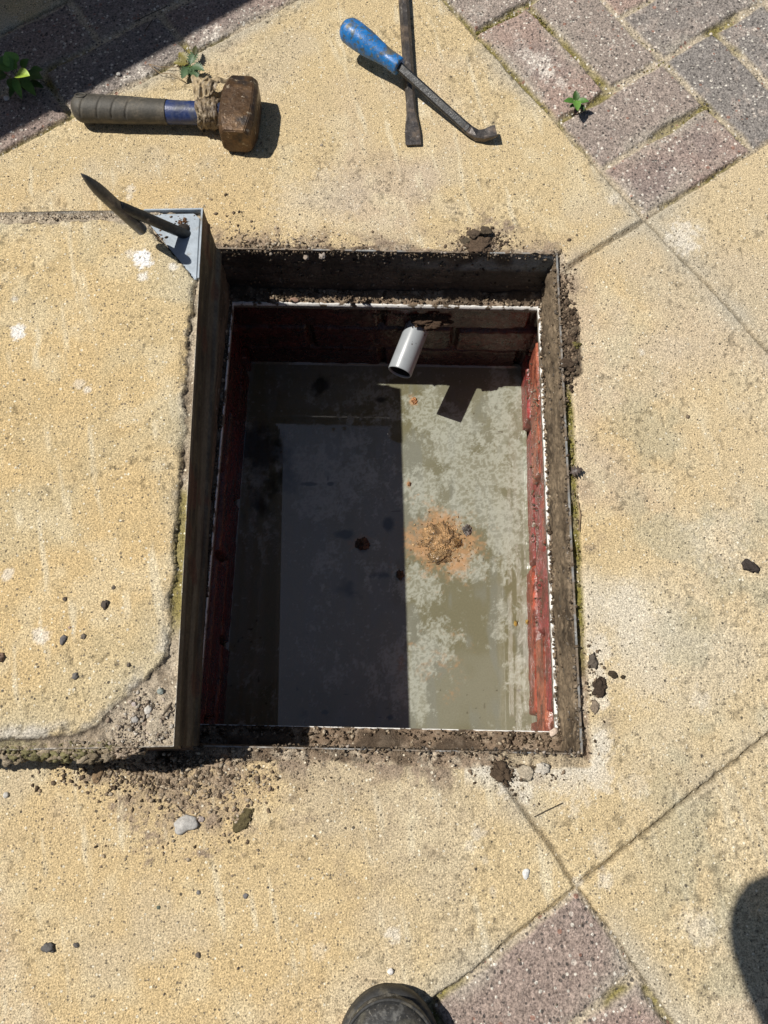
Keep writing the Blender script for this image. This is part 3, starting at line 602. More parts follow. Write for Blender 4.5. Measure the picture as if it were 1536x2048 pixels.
pebble(1107, 1464, .0052, 'pale elongated stone on the ledge at the near right corner', 'stone', (.55, .44, .36), z0=ZL+.004, asp=1.6, ang=.7, rough=.3, name='stone', group=SG)
pebble(588, 600, .0045, 'red brown stone on the far ledge above the pit', 'stone', (.28, .17, .12), z0=ZL+.004, asp=1.8, rough=.4, name='stone', group=SG)
# small grit lying about everywhere
P_, R_ = [], []
for k in range(620):
    a, b = rng.uniform(0, 1536), rng.uniform(0, 2048); x, y = W(a, b); lx, ly = w2h(x, y)
    if -RX-.01 < lx < RX+.01 and -RY-.01 < ly < RY+.01: continue
    P_.append((x, y, -.0003)); R_.append(.0004+.0011*rng.rand()**3)
crumbs('grit', P_, R_, [(.10, .08, .06), (.2, .16, .11), (.38, .31, .22), (.5, .45, .38)], m_stone, 'fine grit scattered thinly over the slabs and blocks')

# ------------------------------------------------------------------ twigs
def tube(pts, rad, n=8, caps=True):
    pts = [Vector(p) for p in pts]; V = []; Fc = []; up = Vector((0, 0, 1))
    for k, p in enumerate(pts):
        d = (pts[min(k+1, len(pts)-1)]-pts[max(k-1, 0)]).normalized()
        a = d.cross(up) if abs(d.z) < .9 else d.cross(Vector((1, 0, 0))); a.normalize(); b = a.cross(d).normalized()
        r = rad[k] if hasattr(rad, '__len__') else rad
        for j in range(n):
            t = 2*math.pi*j/n; V.append(tuple(p+(a*math.cos(t)+b*math.sin(t))*r))
    for k in range(len(pts)-1):
        for j in range(n): Fc.append((k*n+j, k*n+(j+1) % n, (k+1)*n+(j+1) % n, (k+1)*n+j))
    if caps: Fc.append(tuple(range(n))[::-1]); Fc.append(tuple((len(pts)-1)*n+j for j in range(n)))
    return V, Fc
m_straw = M('dry_straw', (.26, .18, .10), rough=.8)
def twig(pp, label, r=.0006, name='twig', mat=m_straw, z=.002, arch=0):
    pts = []
    for k, (a, b) in enumerate(pp):
        zz = z+arch*math.sin(math.pi*k/(len(pp)-1)); pts.append((*W(a, b, zz), zz))
    V, Fc = tube(pts, r, 6); return tag(mesh(name, V, Fc, mat), label, 'twig', 'twigs and dry stalks')
twig([(298, 128), (320, 134), (350, 134), (375, 133)], 'upper of two dry grass stalks reaching left from the toothed weed', .0005, arch=.004)
twig([(298, 129), (318, 146), (345, 148), (372, 165)], 'lower of two dry grass stalks reaching left from the toothed weed', .0005, arch=.004)
m_twigd = M('dark_twig', (.06, .045, .03), rough=.8)
twig([(270, 43), (300, 28), (335, 12)], 'thin dark twig lying in the shade on the pink blocks', .0006, mat=m_twigd)
twig([(290, 62), (305, 40)], 'short dark twig below the longer one in the shade', .0008, mat=m_twigd)
twig([(1068, 1634), (1095, 1620), (1125, 1606)], 'straight thin twig near the slab joint in front of the pit', .0005, mat=m_twigd)
twig([(1158, 1062), (1161, 1030), (1156, 1003)], 'thin pale twig lying on the green moss right of the frame', .0008)
twig([(325, 1432), (338, 1415), (344, 1405)], 'short dark twig on the near corner of the cover', .0010, mat=m_twigd, z=.098)
twig([(352, 1610), (372, 1632), (382, 1648)], 'bent dark twig leading down to the largest grey stone', .0005, mat=m_twigd)

# ------------------------------------------------------------------ the lifted cover
LT = .095; LA = math.radians(1.15); LO = np.array([-.2255, .6355])       # top right corner of the cover
LW, LLn = .462, .642
def l2w(a, b):                                          # a: metres left of the right edge (negative x), b: down from far edge
    c, s = math.cos(LA), math.sin(LA); return LO[0]+c*a-s*b, LO[1]+s*a+c*b
def w2l(x, y):
    c, s = math.cos(LA), math.sin(LA); x = x-LO[0]; y = y-LO[1]; return c*x+s*y, -s*x+c*y
cover = empty('manhole_cover', (*l2w(-LW/2, -LLn/2), 0), 'thick steel tray cover filled with a yellow slab, lying left of the pit', 'manhole cover')
def kmesh(o):
    o.parent = cover; o.matrix_parent_inverse = Matrix.Translation(cover.location).inverted(); return o
def pl(px, py): return w2l(*W(px, py, LT))
def sdpoly(x, y, poly):
    d = np.full(x.shape, 1e9); s = np.zeros(x.shape, bool); n = len(poly)
    for k in range(n):
        (x0, y0), (x1, y1) = poly[k], poly[(k+1) % n]; ex, ey = x1-x0, y1-y0
        t = np.clip(((x-x0)*ex+(y-y0)*ey)/(ex*ex+ey*ey), 0, 1); d = np.minimum(d, np.hypot(x-x0-t*ex, y-y0-t*ey))
        cnd = ((y0 > y) != (y1 > y)) & (x < (x1-x0)*(y-y0)/(y1-y0+1e-12)+x0); s ^= cnd
    return np.where(s, d, -d)                           # positive inside
spoly = [pl(0, 447), pl(230, 441), pl(262, 446), pl(300, 458), pl(388, 556), pl(384, 620), pl(372, 690), pl(368, 760), pl(372, 860), pl(360, 910), pl(356, 1010), pl(347, 1080), pl(346, 1150), pl(338, 1210),
         pl(336, 1290), pl(325, 1325), pl(270, 1375), pl(195, 1447), pl(150, 1468), pl(0, 1478)]
far = -LW+.006; spoly = [(far, spoly[0][1])]+spoly+[(far, spoly[-1][1])]
ax = axis(-LW, 0, .0020, [-.002]); ay = axis(-LLn, 0, .0020, [-LLn+.002, -.002]); GA, GB = np.meshgrid(ax, ay); x, y = l2w(GA, GB)
wa = GA+(fbm(x, y, 35, 4, 601)-.5)*.007+(fbm(x, y, 150, 3, 602, .7)-.5)*.007; wb = GB+(fbm(x, y, 35, 4, 603)-.5)*.006+(fbm(x, y, 150, 3, 604, .7)-.5)*.006
sd = sdpoly(wa, wb, spoly); ins = ss(-.0008, .0012, sd)
zt_ = LT+.0015+(fbm(x, y, 4, 2, 611)-.5)*.001+(fbm(x, y, 220, 3, 61)-.5)*.0008+(fbm(x, y, 45, 3, 62)-.5)*.0009-.003*ss(.008, .0, sd)*ss(.48, .60, fbm(x, y, 40, 3, 613))
pit = ss(.76, .83, vn(x*210, y*210, 71))*ss(.45, .6, fbm(x, y, 12, 2, 72)); zt_ = zt_-pit*.0012
zb_ = LT-.0050+(fbm(x, y, 130, 4, 615)-.5)*.009+(fbm(x, y, 40, 3, 617)-.5)*.005
botl = ss(-.56, -.60, GB); zb_ = zb_+botl*.0015
z = zb_*(1-ins)+zt_*ins
# the corner plate pocket (steel plate built separately)
tri = [pl(290, 430), (.0005, .0005), (.0005, pl(392, 560)[1]), pl(388, 556), pl(300, 458)]
pk = sdpoly(GA, GB, tri); pocket = ss(-.001, .0015, pk)*(1-ins); z = z-pocket*.006
rimm = (GA > -.0018) | (GB > -.0018) | (GB < -LLn+.0018); z = np.where(rimm, np.maximum(z, LT-.001), z)
n_m = fbm(x, y, 11, 4, 82); n_s = fbm(x, y, 60, 4, 83)
c = np.zeros(x.shape+(3,))+np.array([.57, .445, .25]); c = mixc(c, [.575, .415, .205], ss(.42, .68, fbm(x, y, 2.6, 4, 621))*.6); c = mixc(c, [.51, .43, .27], ss(.5, .72, n_m)*.6)
c = mixc(c, [.40, .32, .18], ss(.52, .74, n_s)*.3); c = mixc(c, [.64, .55, .37], ss(.55, .75, fbm(x, y, 26, 4, 84))*.4)
st = fbm(x*1.0+y*.22, (y-x*.2)*.16, 90, 3, 85); c = mixc(c, [.68, .60, .43], ss(.64, .80, st)*ss(.42, .6, fbm(x, y, 4, 2, 86))*.6)
c = mixc(c, [.46, .42, .31], ss(.04, .0, sd)*ss(.4, .65, n_m)*.5); c = mixc(c, [.50, .47, .42], ss(.016, .004, sd)*ss(-.45, -.60, GB)*ss(.35, .55, fbm(x, y, 30, 4, 637))*.8)
c = mixc(c, [.52, .46, .36], ss(.010, .001, sd)*ss(.48, .6, n_s)*.5)
c = c*(1-.35*pit[..., None])
def lspots(lst, seed=9):
    m = np.zeros_like(x); n = fbm(x, y, 90, 4, seed)-.5; n2 = fbm(x, y, 320, 2, seed+2)-.5
    for px, py, r, s_ in lst:
        cx, cy = W(px, py, LT); r *= pxscale(px, py)*.9; d = np.hypot(x-cx, y-cy)/r+n*1.0+n2*.8; m = np.maximum(m, s_*ss(1.2, .7, d))
    return m
c = mixc(c, [.84, .84, .83], lspots([(288, 520, 19, .97), (286, 555, 11, .55), (37, 664, 15, .75), (262, 510, 10, .3), (160, 770, 12, .25), (175, 780, 9, .4), (348, 535, 10, .45), (82, 1270, 20, .35), (18, 1150, 12, .35), (30, 600, 8, .3)]))
cm = np.zeros_like(c)+np.array([.40, .335, .25]); cm = mixc(cm, [.46, .39, .29], ss(.5, .7, fbm(x, y, 70, 3, 631))*.8); cm = mixc(cm, [.20, .15, .10], ss(.5, .66, fbm(x, y, 28, 4, 633))*.6)
gm = ss(-.27, -.33, GB)*ss(-.55, -.50, GB)*(GA > -.08); cm = mixc(cm, [.24, .20, .06], np.clip(gm*ss(.3, .55, fbm(x, y, 16, 3, 635)), 0, 1)*.85)
gm2 = botl*ss(-.12, -.16, GA)*ss(-.3, -.24, GA); cm = mixc(cm, [.17, .15, .07], gm2*.7)
ins3 = ins[..., None]; c = c*ins3+cm*(1-ins3); c = mixc(c, [.07, .055, .04], np.exp(-((sd+.0008)/.0016)**2)*(.25+.7*ss(.4, .6, fbm(x, y, 24, 3, 651))))
c = mixc(c, [.40, .39, .36], rimm*(.25+.6*ss(.45, .6, fbm(x, y, 30, 3, 641))))
V = np.stack([x, y, z], -1).reshape(-1, 3)
FA = np.ones((len(ay)-1, len(ax)-1), bool); kmesh(mesh('slab_infill', V, grid_faces(len(ax), len(ay), FA), m_slab, col=c.reshape(-1, 3)))
# tray sides
def lid_side(p0, p1, nrm, seed, nm, hi=LT-.0008):
    L = math.dist(p0, p1); nx = int(L/.0025); nz_ = 44; Sg, T = np.meshgrid(np.linspace(0, 1, nx), np.linspace(0, 1, nz_)); A = Sg*L; B = T*LT
    d = .0022*ss(.30, .32, T)*ss(.36, .34, T)+.004*ss(.86, .9, T)+(fbm(A*.3, B, 90, 3, seed)-.5)*.0016; d = np.maximum(d, 0)
    a = p0[0]+(p1[0]-p0[0])*Sg+nrm[0]*d; b = p0[1]+(p1[1]-p0[1])*Sg+nrm[1]*d; x, y = l2w(a, b)
    c = np.zeros(A.shape+(3,))+np.array([.048, .038, .024]); c = mixc(c, [.10, .08, .048], ss(.45, .65, fbm(A*.15, B, 130, 4, seed+1))); c = mixc(c, [.04, .028, .018], ss(.5, .64, fbm(A*.2, B, 60, 4, seed+3))*.9)  # side colours kept extra dark, with the cover's own shade put in
    c = mixc(c, [.20, .18, .14], ss(.56, .7, fbm(A*.1, B, 45, 3, seed+6))*.5); c = mixc(c, [.10, .035, .02], ss(.6, .7, fbm(A, B, 22, 3, seed+8))*.6)
    return kmesh(mesh(nm, np.stack([x, y, .001+(hi-.001)*(1-T)], -1).reshape(-1, 3), grid_faces(nx, nz_, np.ones((nz_-1, nx-1), bool)), m_galvd, col=c.reshape(-1, 3)))
lid_side((0, 0), (0, -LLn), (1, 0), 701, 'tray_side'); lid_side((0, -LLn), (-LW, -LLn), (0, -1), 711, 'tray_side')
lid_side((-LW, 0), (0, 0), (0, 1), 721, 'tray_side'); lid_side((-LW, -LLn), (-LW, 0), (-1, 0), 731, 'tray_side')
bm = bmesh.new()
for pts_, zz in (([(0, 0), (0, -LLn), (-LW, -LLn), (-LW, 0)], .0012),):
    bm.faces.new([bm.verts.new((*l2w(a, b), zz)) for a, b in pts_])
kmesh(bm_obj('tray_base', bm, m_galvd, smooth=False))
def fillet(name, a0, a1, r0, col, seed, sides='front', zc=LT-.012):
    Vs = []; Fs = []; b_ = 0; k = 0; a = a0; rs = np.random.RandomState(seed); cs = []
    while a < a1:
        r = r0*(.6+.7*rs.rand()); V, Fc = lump(seed+k, r*1.2, r*.8, .009, 3, .8, 2.2)
        V[:, 2] = np.minimum(V[:, 2], .0095+.003*rs.rand())
        p = l2w(a, -LLn-r*(-.5+1.5*rs.rand())) if sides == 'front' else l2w(r*.0, a)
        V = V+np.array([p[0], p[1], zc]); Vs.append(V); Fs.append(Fc+b_); b_ += len(V); cs.append(np.tile(np.array(col[rs.randint(len(col))])*(.8+.4*rs.rand()), (len(V), 1))); a += r*.28; k += 1
    return kmesh(mesh(name, np.concatenate(Vs), np.concatenate(Fs), m_soil, col=np.concatenate(cs), smooth=False))
fillet('mortar_crust', -.46, -.175, .0042, [(.40, .34, .25), (.30, .25, .18)], 800)
fillet('mortar_crust', -.175, -.060, .0070, [(.20, .18, .09), (.26, .21, .14), (.34, .28, .20)], 830)
fillet('mortar_crust', -.065, -.035, .0045, [(.30, .24, .18), (.36, .29, .22)], 860)
# corner plate with key hole
def extr_poly(name, pts, z0, z1, mat, bev=.0006):
    bm = bmesh.new(); vs = [bm.verts.new((*l2w(a, b), z1)) for a, b in pts]; f = bm.faces.new(vs); f.normal_update()
    if f.normal.z < 0: f.normal_flip()
    r = bmesh.ops.extrude_face_region(bm, geom=[f]); 
    for v in r['geom']:
        if isinstance(v, bmesh.types.BMVert): v.co.z = z0
    bmesh.ops.recalc_face_normals(bm, faces=bm.faces[:]); bmesh.ops.bevel(bm, geom=[e for e in bm.edges], offset=bev, segments=2, affect='EDGES')
    return bm_obj(name, bm, mat, smooth=False)
a0 = pl(300, 440); a1 = pl(392, 548)
m_plate = M('bare_galvanised', (.36, .41, .46), rough=.5, metal=.35, grain=[(90, .12)], ramp=[(45, .56, .72, (.22, .21, .19))], bump=[(120, .0003)])
kmesh(extr_poly('corner_plate', [(a0[0]-.006, -.0045), (-.012, -.0045), (-.0045, -.012), (-.0042, a1[1]-.004), (-.006, a1[1]-.006), (a0[0]-.006, -.0125)], LT-.0075, LT-.0032, m_plate))
bm = bmesh.new()
for (aa, bb) in (((a0[0]-.008, -.0022), (-.0001, -.0002)), ((-.0022, a1[1]-.006), (-.0001, -.0022))):
    vs = [bm.verts.new((*l2w(p, q), zz)) for zz in (LT-.006, LT+.0012) for p, q in ((aa[0], aa[1]), (bb[0], aa[1]), (bb[0], bb[1]), (aa[0], bb[1]))]
    for f in ((3, 2, 1, 0), (4, 5, 6, 7), (0, 1, 5, 4), (1, 2, 6, 5), (2, 3, 7, 6), (3, 0, 4, 7)): bm.faces.new([vs[k] for k in f])
kmesh(bm_obj('corner_rim', bm, m_plate, smooth=False))
kx, ky = W(366, 455, LT)
bm = bmesh.new(); bmesh.ops.create_cone(bm, cap_ends=True, segments=20, radius1=.0075, radius2=.0075, depth=.001); kmesh(bm_obj('keyhole', bm, M('hole_dark', (.02, .015, .012), rough=.9), loc=(kx, ky, LT-.0025)))
# rubble in the near corner and rust bits round the keyhole
def lc(px, py, sx, sy, n, r0, r1): return scat(px, py, sx, sy, n, r0, r1, LT-.003)
inl = lambda p: (lambda q: q[0] < -.003 and -LLn+.003 < q[1] < -.002)(w2l(p[0], p[1]))
P_, R_ = merge([lc(285, 1430, 34, 24, 330, .0006, .0030), lc(300, 1470, 30, 14, 200, .0006, .0026), lc(200, 1490, 60, 7, 200, .0006, .002), lc(150, 433, 90, 3, 260, .0005, .0018)], inl)
kmesh(crumbs('mortar_rubble', P_, R_, [(.32, .27, .21), (.42, .35, .28), (.22, .17, .13), (.5, .45, .38)], m_soil, kind='stuff'))
P_, R_ = merge([lc(366, 445, 7, 5, 60, .0007, .0022), lc(318, 480, 6, 8, 40, .0007, .0024)], inl)
kmesh(crumbs('rust_scale', P_, R_, [(.14, .07, .035), (.20, .11, .06), (.10, .07, .05)], m_soil, kind='stuff'))
for a in (([(296, 1420), .0050, 'pale rounded stone set in the rubble corner of the cover', (.5, .47, .42)]), ([(270, 1440), .0042, 'grey stone left of the pale one in the cover corner', (.36, .34, .31)]), ([(268, 1408), .0032, 'small pinkish stone above the grey one in the cover corner', (.42, .36, .33)]),
          ([(321, 1383), .0042, 'green grey stone near the right edge of the cover corner', (.24, .27, .24)]), ([(312, 1457), .0026, 'small blue grey pebble at the bottom of the cover corner', (.2, .2, .2)])):
    pebble(a[0][0], a[0][1], a[1], a[2], 'stone', a[3], z0=LT-.003, rough=.3, name='stone', group='stones lying on the cover')
for a in ([(210, 1209), .0048, 'dark double soil pellet right of centre on the cover', (.06, .045, .035), 1.3], [(130, 1198), .0032, 'round dark soil pellet left of the double one on the cover', (.09, .065, .045), 1], [(126, 1280), .0040, 'short upright dark stone on the cover', (.12, .11, .11), 1.6],
          [(166, 1273), .0036, 'angular brown stone right of the upright one on the cover', (.16, .13, .10), 1], [(150, 1352), .0036, 'dark grey stone on the near part of the cover', (.13, .12, .11), 1.2], [(257, 1330), .0026, 'small dark pebble near the chamfered corner of the slab', (.10, .08, .06), 1],
          [(227, 1175), .0028, 'small dark pebble topmost of those on the cover', (.10, .08, .06), 1], [(139, 1255), .0018, 'pinkish speck of stone between the dark pellets on the cover', (.35, .25, .2), 1], [(0, 1315), .006, 'half visible reddish pebble on the left margin of the cover', (.2, .13, .09), 1]):
    pebble(a[0][0], a[0][1], a[1], a[2], 'pebble', a[3], z0=LT+.0015, asp=a[4], ang=1.4, rough=.4, group='stones lying on the cover')

# ------------------------------------------------------------------ lifting key
key = empty('lifting_key', (-.2444, .6027, LT), 'black T shaped lifting key standing in the corner keyhole of the cover', 'lifting key')
def rel(o, p):
    o.parent = p; o.matrix_parent_inverse = Matrix.Translation(p.location).inverted(); return o
E_, T_ = Vector((-.288, .583, .122)), Vector((-.3222, .5777, .225)); Q_ = E_.lerp(T_, .5); B_ = Vector((-.2440, .6015, .088))
pts = [E_.lerp(T_, t) for t in (0, .008, .02, .3, .55, .68, .76, .84, .91, .96, 1)]
V, Fc = tube(pts, [.0056, .0064, .0068, .0070, .0071, .0070, .0066, .0054, .0038, .0022, .0006], 24); rel(mesh('handle', V, Fc, M('lightened_black_iron', (.06, .062, .064), rough=.38, metal=.3, spec=.7, grain=[(300, .3)], ramp=[(60, .5, .68, (.14, .13, .12))], bump=[(400, .0004), (90, .0003)])), key)  # handle iron lightened to make up for its missing highlight
pts = [B_.lerp(Q_, t) for t in (0, .3, .7, .9, 1)]; V, Fc = tube(pts, [.0063, .0063, .0063, .0062, .0055], 20); rel(mesh('shaft', V, Fc, m_iron), key)

# ------------------------------------------------------------------ club hammer
hz_ = .0
ham = empty('club_hammer', (-.30, .855, 0), 'club hammer with a rusty head, taped neck and dark rubber grip', 'hammer')
def ring_poly(w_, h_, ch):                              # chamfered rectangle, 8 points
    return [(-w_+ch, -h_), (w_-ch, -h_), (w_, -h_+ch), (w_, h_-ch), (w_-ch, h_), (-w_+ch, h_), (-w_, h_-ch), (-w_, -h_+ch)]
bm = bmesh.new(); rings = []
for (t, s_, ch) in ((-.048, .80, .0065), (-.0455, .86, .0070), (-.026, 1.0, .0060), (0, 1.01, .0050), (.026, 1.0, .0060), (.0455, .86, .0070), (.048, .80, .0065)):
    rings.append([bm.verts.new((a, t, b)) for a, b in ring_poly(.0250*s_, .0245*(s_ if s_ < 1 else 1), ch)])
for r0, r1 in zip(rings[:-1], rings[1:]):
    for k in range(8): bm.faces.new((r0[k], r0[(k+1) % 8], r1[(k+1) % 8], r1[k]))
bm.faces.new(rings[0]); bm.faces.new(rings[-1][::-1]); bmesh.ops.recalc_face_normals(bm, faces=bm.faces[:])
bmesh.ops.bevel(bm, geom=[e for e in bm.edges], offset=.0011, segments=3, affect='EDGES')
rel(bm_obj('hammer_head', bm, m_headm, smooth=False, loc=(-.2030, .8485, .0243), rot=(0, .0, math.radians(-4))), ham)
h0, h1 = Vector((-.443, .8630, .0205)), Vector((-.2225, .8475, .0245))
def oval_loft(p0, p1, prof, name, mat, n=28, groove=None):
    ax_ = (p1-p0); L = ax_.length; ax_.normalize(); side = Vector((0, 0, 1)).cross(ax_).normalized(); up = ax_.cross(side).normalized(); V = []; Fc = []
    for s_, a, b in prof:
        for j in range(n):
            t = 2*math.pi*j/n; g = groove(s_, t) if groove else 0
            V.append(tuple(p0+ax_*(s_*L)+side*math.cos(t)*(a-g)+up*math.sin(t)*(b-g)))
    m = len(prof)
    for k in range(m-1):
        for j in range(n): Fc.append((k*n+j, k*n+(j+1) % n, (k+1)*n+(j+1) % n, (k+1)*n+j))
    Fc.append(tuple(range(n))[::-1]); Fc.append(tuple((m-1)*n+j for j in range(n)))
    return rel(mesh(name, V, Fc, mat), ham)
def gprof():
    out = []
    for k in range(110):
        s_ = k/109; d = s_*.62
        a = .0205-.0012*math.sin(s_*3.1)-.0035*ss(.5, 1, np.float64(s_)); b = .0185-.003*s_
        if k < 14: q = math.sqrt(max(0.0, 1-(1-(k+.25)/14)**2)); a *= q; b *= q**.7
        out.append((d, a, b))
    out.append((.6201, out[-1][1]*.8, out[-1][2]*.8)); return out
def ggroove(s_, t):
    g = 0
    for c0, k_ in ((.10, .02), (.205, .018), (.30, .02), (.39, .02)):
        cc = c0+k_*math.cos(t)*1.2
        if .3 < (t % 6.283) < 2.9: g = max(g, .0014*math.exp(-((s_-cc)/.0045)**2))
    g = max(g, .0012*math.exp(-((math.cos(t)-.55+.5*(s_-.1))/.07)**2) if (0 < t < 3.14 and .04 < s_ < .5) else 0)
    return g
oval_loft(h0, h1, gprof(), 'grip', m_rubber, 64, ggroove)
oval_loft(h0, h1, [(.605, .0155, .0145), (.63, .0165, .015), (.70, .0160, .0148), (.9, .0160, .0148), (1.0, .0165, .015)], 'shaft', m_bluepl)
# hang hole: dark recess with a raised ring
hp = h0.lerp(h1, .055)+Vector((0.0045, .0065, .0150))
bm = bmesh.new(); bmesh.ops.create_cone(bm, cap_ends=True, segments=20, radius1=.0046, radius2=.0042, depth=.003); rel(bm_obj('hang_hole', bm, m_iron, loc=tuple(hp), rot=(-.35, .1, 0)), ham)
V, Fc = tube([hp+Vector((.0062*math.cos(t)*1.2, .0052*math.sin(t), .0012-.0020*math.sin(t))) for t in np.linspace(0, 2*math.pi, 24)], .0013, 8, False); rel(mesh('hang_ring', V, Fc, m_rubber), ham)
# tape: crumpled wraps
def wrap():
    V = []; Fc = []; n = 60; m = 30
    for k in range(m):
        s_ = k/(m-1); p = h0.lerp(h1, .815+.145*s_)
        for j in range(n):
            t = 2*math.pi*j/n; q = Vector((math.cos(t)*2.2, math.sin(t)*2.2, s_*5)); r = .0172+.0032*mn.noise(q*1.5)+.0022*mn.noise(q*4)+.0006*math.sin(s_*30+math.cos(t)*5+7*mn.noise(q*.8))+.0010*mn.noise(Vector((math.cos(t)*5, math.sin(t)*5, s_*16)))
            r *= (.86 if k in (0, m-1) else 1)*(1+.10*math.sin(s_*3.14)); V.append((p.x+.0015*math.sin(t*3), p.y+math.cos(t)*r*1.05, p.z+math.sin(t)*r))
    for k in range(m-1):
        for j in range(n): Fc.append((k*n+j, k*n+(j+1) % n, (k+1)*n+(j+1) % n, (k+1)*n+j))
    return V, Fc
V, Fc = wrap(); V = [(a, b, max(c, .0008)) for a, b, c in V]; tp = rel(mesh('tape_wrap', V, Fc, m_tape), ham)
def flap():                                             # loose crumpled end sticking out beyond the handle
    p00 = Vector((*W(405, 215, .02), .012)); V = []; n = 46; m = 46
    base0, base1 = Vector((*W(392, 210, .025), .030)), Vector((*W(428, 205, .02), .034)); tip0, tip1 = Vector((*W(380, 146, .02), .012)), Vector((*W(458, 160, .02), .022))
    for i in range(m):
        for j in range(n):
            u_, v_ = j/(n-1), i/(m-1); p = base0.lerp(base1, u_).lerp(tip0.lerp(tip1, u_), v_); q = Vector((u_*2.6, v_*2.2, 0))
            p.z += .010*math.sin(v_*3)*(.4+.6*math.sin(u_*3.1))+.006*mn.noise(q*2.2+Vector((3, 1, 0)))+0.0014*mn.noise(q*6)+.0012*abs(math.sin(u_*14+v_*3)); p.x += .006*mn.noise(q*1.7+Vector((9, 0, 0)))*v_; p.y += .010*mn.noise(q*2.5+Vector((0, 7, 0)))*v_
            V.append((p.x, p.y, max(p.z, .001)))
    Fc = [(i*n+j, i*n+j+1, (i+1)*n+j+1, (i+1)*n+j) for i in range(m-1) for j in range(n-1)]
    V2 = [(a, b, c-.0006) for a, b, c in V]; k = len(V); Fc += [tuple(q+k for q in f[::-1]) for f in Fc]
    return V+V2, Fc
V, Fc = flap(); fl = mesh('tape_flap', V, Fc, m_tape); rel(fl, ham)
fl.data.materials[0] = M('pale_tape', (.36, .28, .17), rough=.5, grain=[(120, .3)], ramp=[(40, .48, .62, (.20, .15, .09)), (60, .58, .75, (.5, .42, .29))], bump=[(130, .001), (50, .0015)])

# ------------------------------------------------------------------ long chisel
ch = empty('cold_chisel', (*W(828, 200), 0), 'long dark steel bar chisel with a flared flat blade, lying under the pry bar', 'chisel')
c0, c1 = Vector((.0225, 1.235, .0085)), Vector((*W(827, 290, .004), .004)); cax = (c1-c0).normalized(); cside = Vector((0, 0, 1)).cross(cax).normalized(); L = (c1-c0).length
def chis(prof, name, mat, n=8, c0=c0, c1=c1, parent=ch):
    V = []; Fc = []; L = (c1-c0).length
    for d, wd, ht in prof:
        p = c0.lerp(c1, d/L) if d <= L else c1; cor = .30
        for a, b in ring_poly(wd, ht, min(wd, ht)*2*cor if ht > .003 else ht*.5):
            V.append(tuple(p+cside*a+Vector((0, 0, b))))
    m = len(prof)
    for k in range(m-1):
        for j in range(8): Fc.append((k*8+j, k*8+(j+1) % 8, (k+1)*8+(j+1) % 8, (k+1)*8+j))
    Fc.append(tuple(range(8))[::-1]); Fc.append(tuple((m-1)*8+j for j in range(8)))
    return rel(mesh(name, V, Fc, mat, smooth=False), parent)
chis([(0, .006, .006), (.004, .0078, .0078), (L-.118, .0078, .0078)], 'shank', m_steel)
chis([(L-.118, .0077, .0077), (L-.10, .0072, .0072), (L-.078, .0068, .006), (L-.055, .0070, .0046), (L-.035, .0098, .0036), (L-.022, .0112, .0028), (L-.003, .0114, .0018), (L, .0110, .0008)], 'blade', m_steel)

# ------------------------------------------------------------------ pry bar
pb = empty('pry_bar', (*W(850, 190), 0), 'black pry bar with a scuffed blue handle, resting across the chisel', 'pry bar')
X0 = Vector((-.0600, .9865, .0440)); X1 = Vector((.0225, .9215, .0345)); X2 = Vector((.1260, .8300, .0085)); 
hp_ = []
ax_ = (X1-X0); HL = ax_.length; ax_.normalize(); sd_ = Vector((0, 0, 1)).cross(ax_).normalized(); up_ = ax_.cross(sd_).normalized(); V = []; Fc = []; n = 32; prof = []
for k in range(60):
    s_ = k/59; r = float(np.interp(s_, [0, .12, .25, .42, .62, .78, .92, .98, 1], [.0160, .0176, .0180, .0172, .0142, .0120, .0124, .0124, .0116]))
    if s_ < .13: r *= math.sqrt(max(.02, 1-(1-s_/.13)**2))
    prof.append((s_, r))
for s_, r in prof:
    for j in range(n):
        t = 2*math.pi*j/n; rr = r*(1-.035*abs(math.cos(t*2))); V.append(tuple(X0+ax_*(s_*HL)+(sd_*math.cos(t)+up_*math.sin(t))*rr))
for k in range(59):
    for j in range(n): Fc.append((k*n+j, k*n+(j+1) % n, (k+1)*n+(j+1) % n, (k+1)*n+j))
Fc.append(tuple(range(n))[::-1]); Fc.append(tuple(59*n+j for j in range(n))); rel(mesh('handle', V, Fc, m_bluep), pb)
def bar(path, sizes, name, mat):
    V = []; Fc = []; path = [Vector(p) for p in path]
    for k, p in enumerate(path):
        d = (path[min(k+1, len(path)-1)]-path[max(0, k-1)]).normalized(); s_ = Vector((0, 0, 1)).cross(d).normalized(); u_ = d.cross(s_).normalized(); a, b = sizes[k]
        rot = .55 if a/b < 1.3 else 0.0
        for q, r in ring_poly(a, b, min(a, b)*.35):
            q2, r2 = q*math.cos(rot)-r*math.sin(rot), q*math.sin(rot)+r*math.cos(rot); V.append(tuple(p+s_*q2+u_*r2))
    m = len(path)
    for k in range(m-1):
        for j in range(8): Fc.append((k*8+j, k*8+(j+1) % 8, (k+1)*8+(j+1) % 8, (k+1)*8+j))
    Fc.append(tuple(range(8))[::-1]); Fc.append(tuple((m-1)*8+j for j in range(8)))
    return rel(mesh(name, V, Fc, mat, smooth=False), pb)
Xs = X1-ax_*.004
bar([Xs, Xs.lerp(X2, .3), Xs.lerp(X2, .7), Xs.lerp(X2, .95)], [(.0062, .0062)]*4, 'shank', m_iron)
e0 = Xs.lerp(X2, .9)
bar([e0, Vector((.1230, .8335, .0085)), Vector((.1330, .8275, .0068)), Vector((.1430, .8262, .0085)), Vector((.1520, .8275, .0120)), Vector((.1590, .8285, .0150))],
    [(.0064, .0064), (.0066, .0062), (.0072, .0055), (.0085, .0045), (.0095, .0033), (.0095, .0016)], 'claw', m_steel)

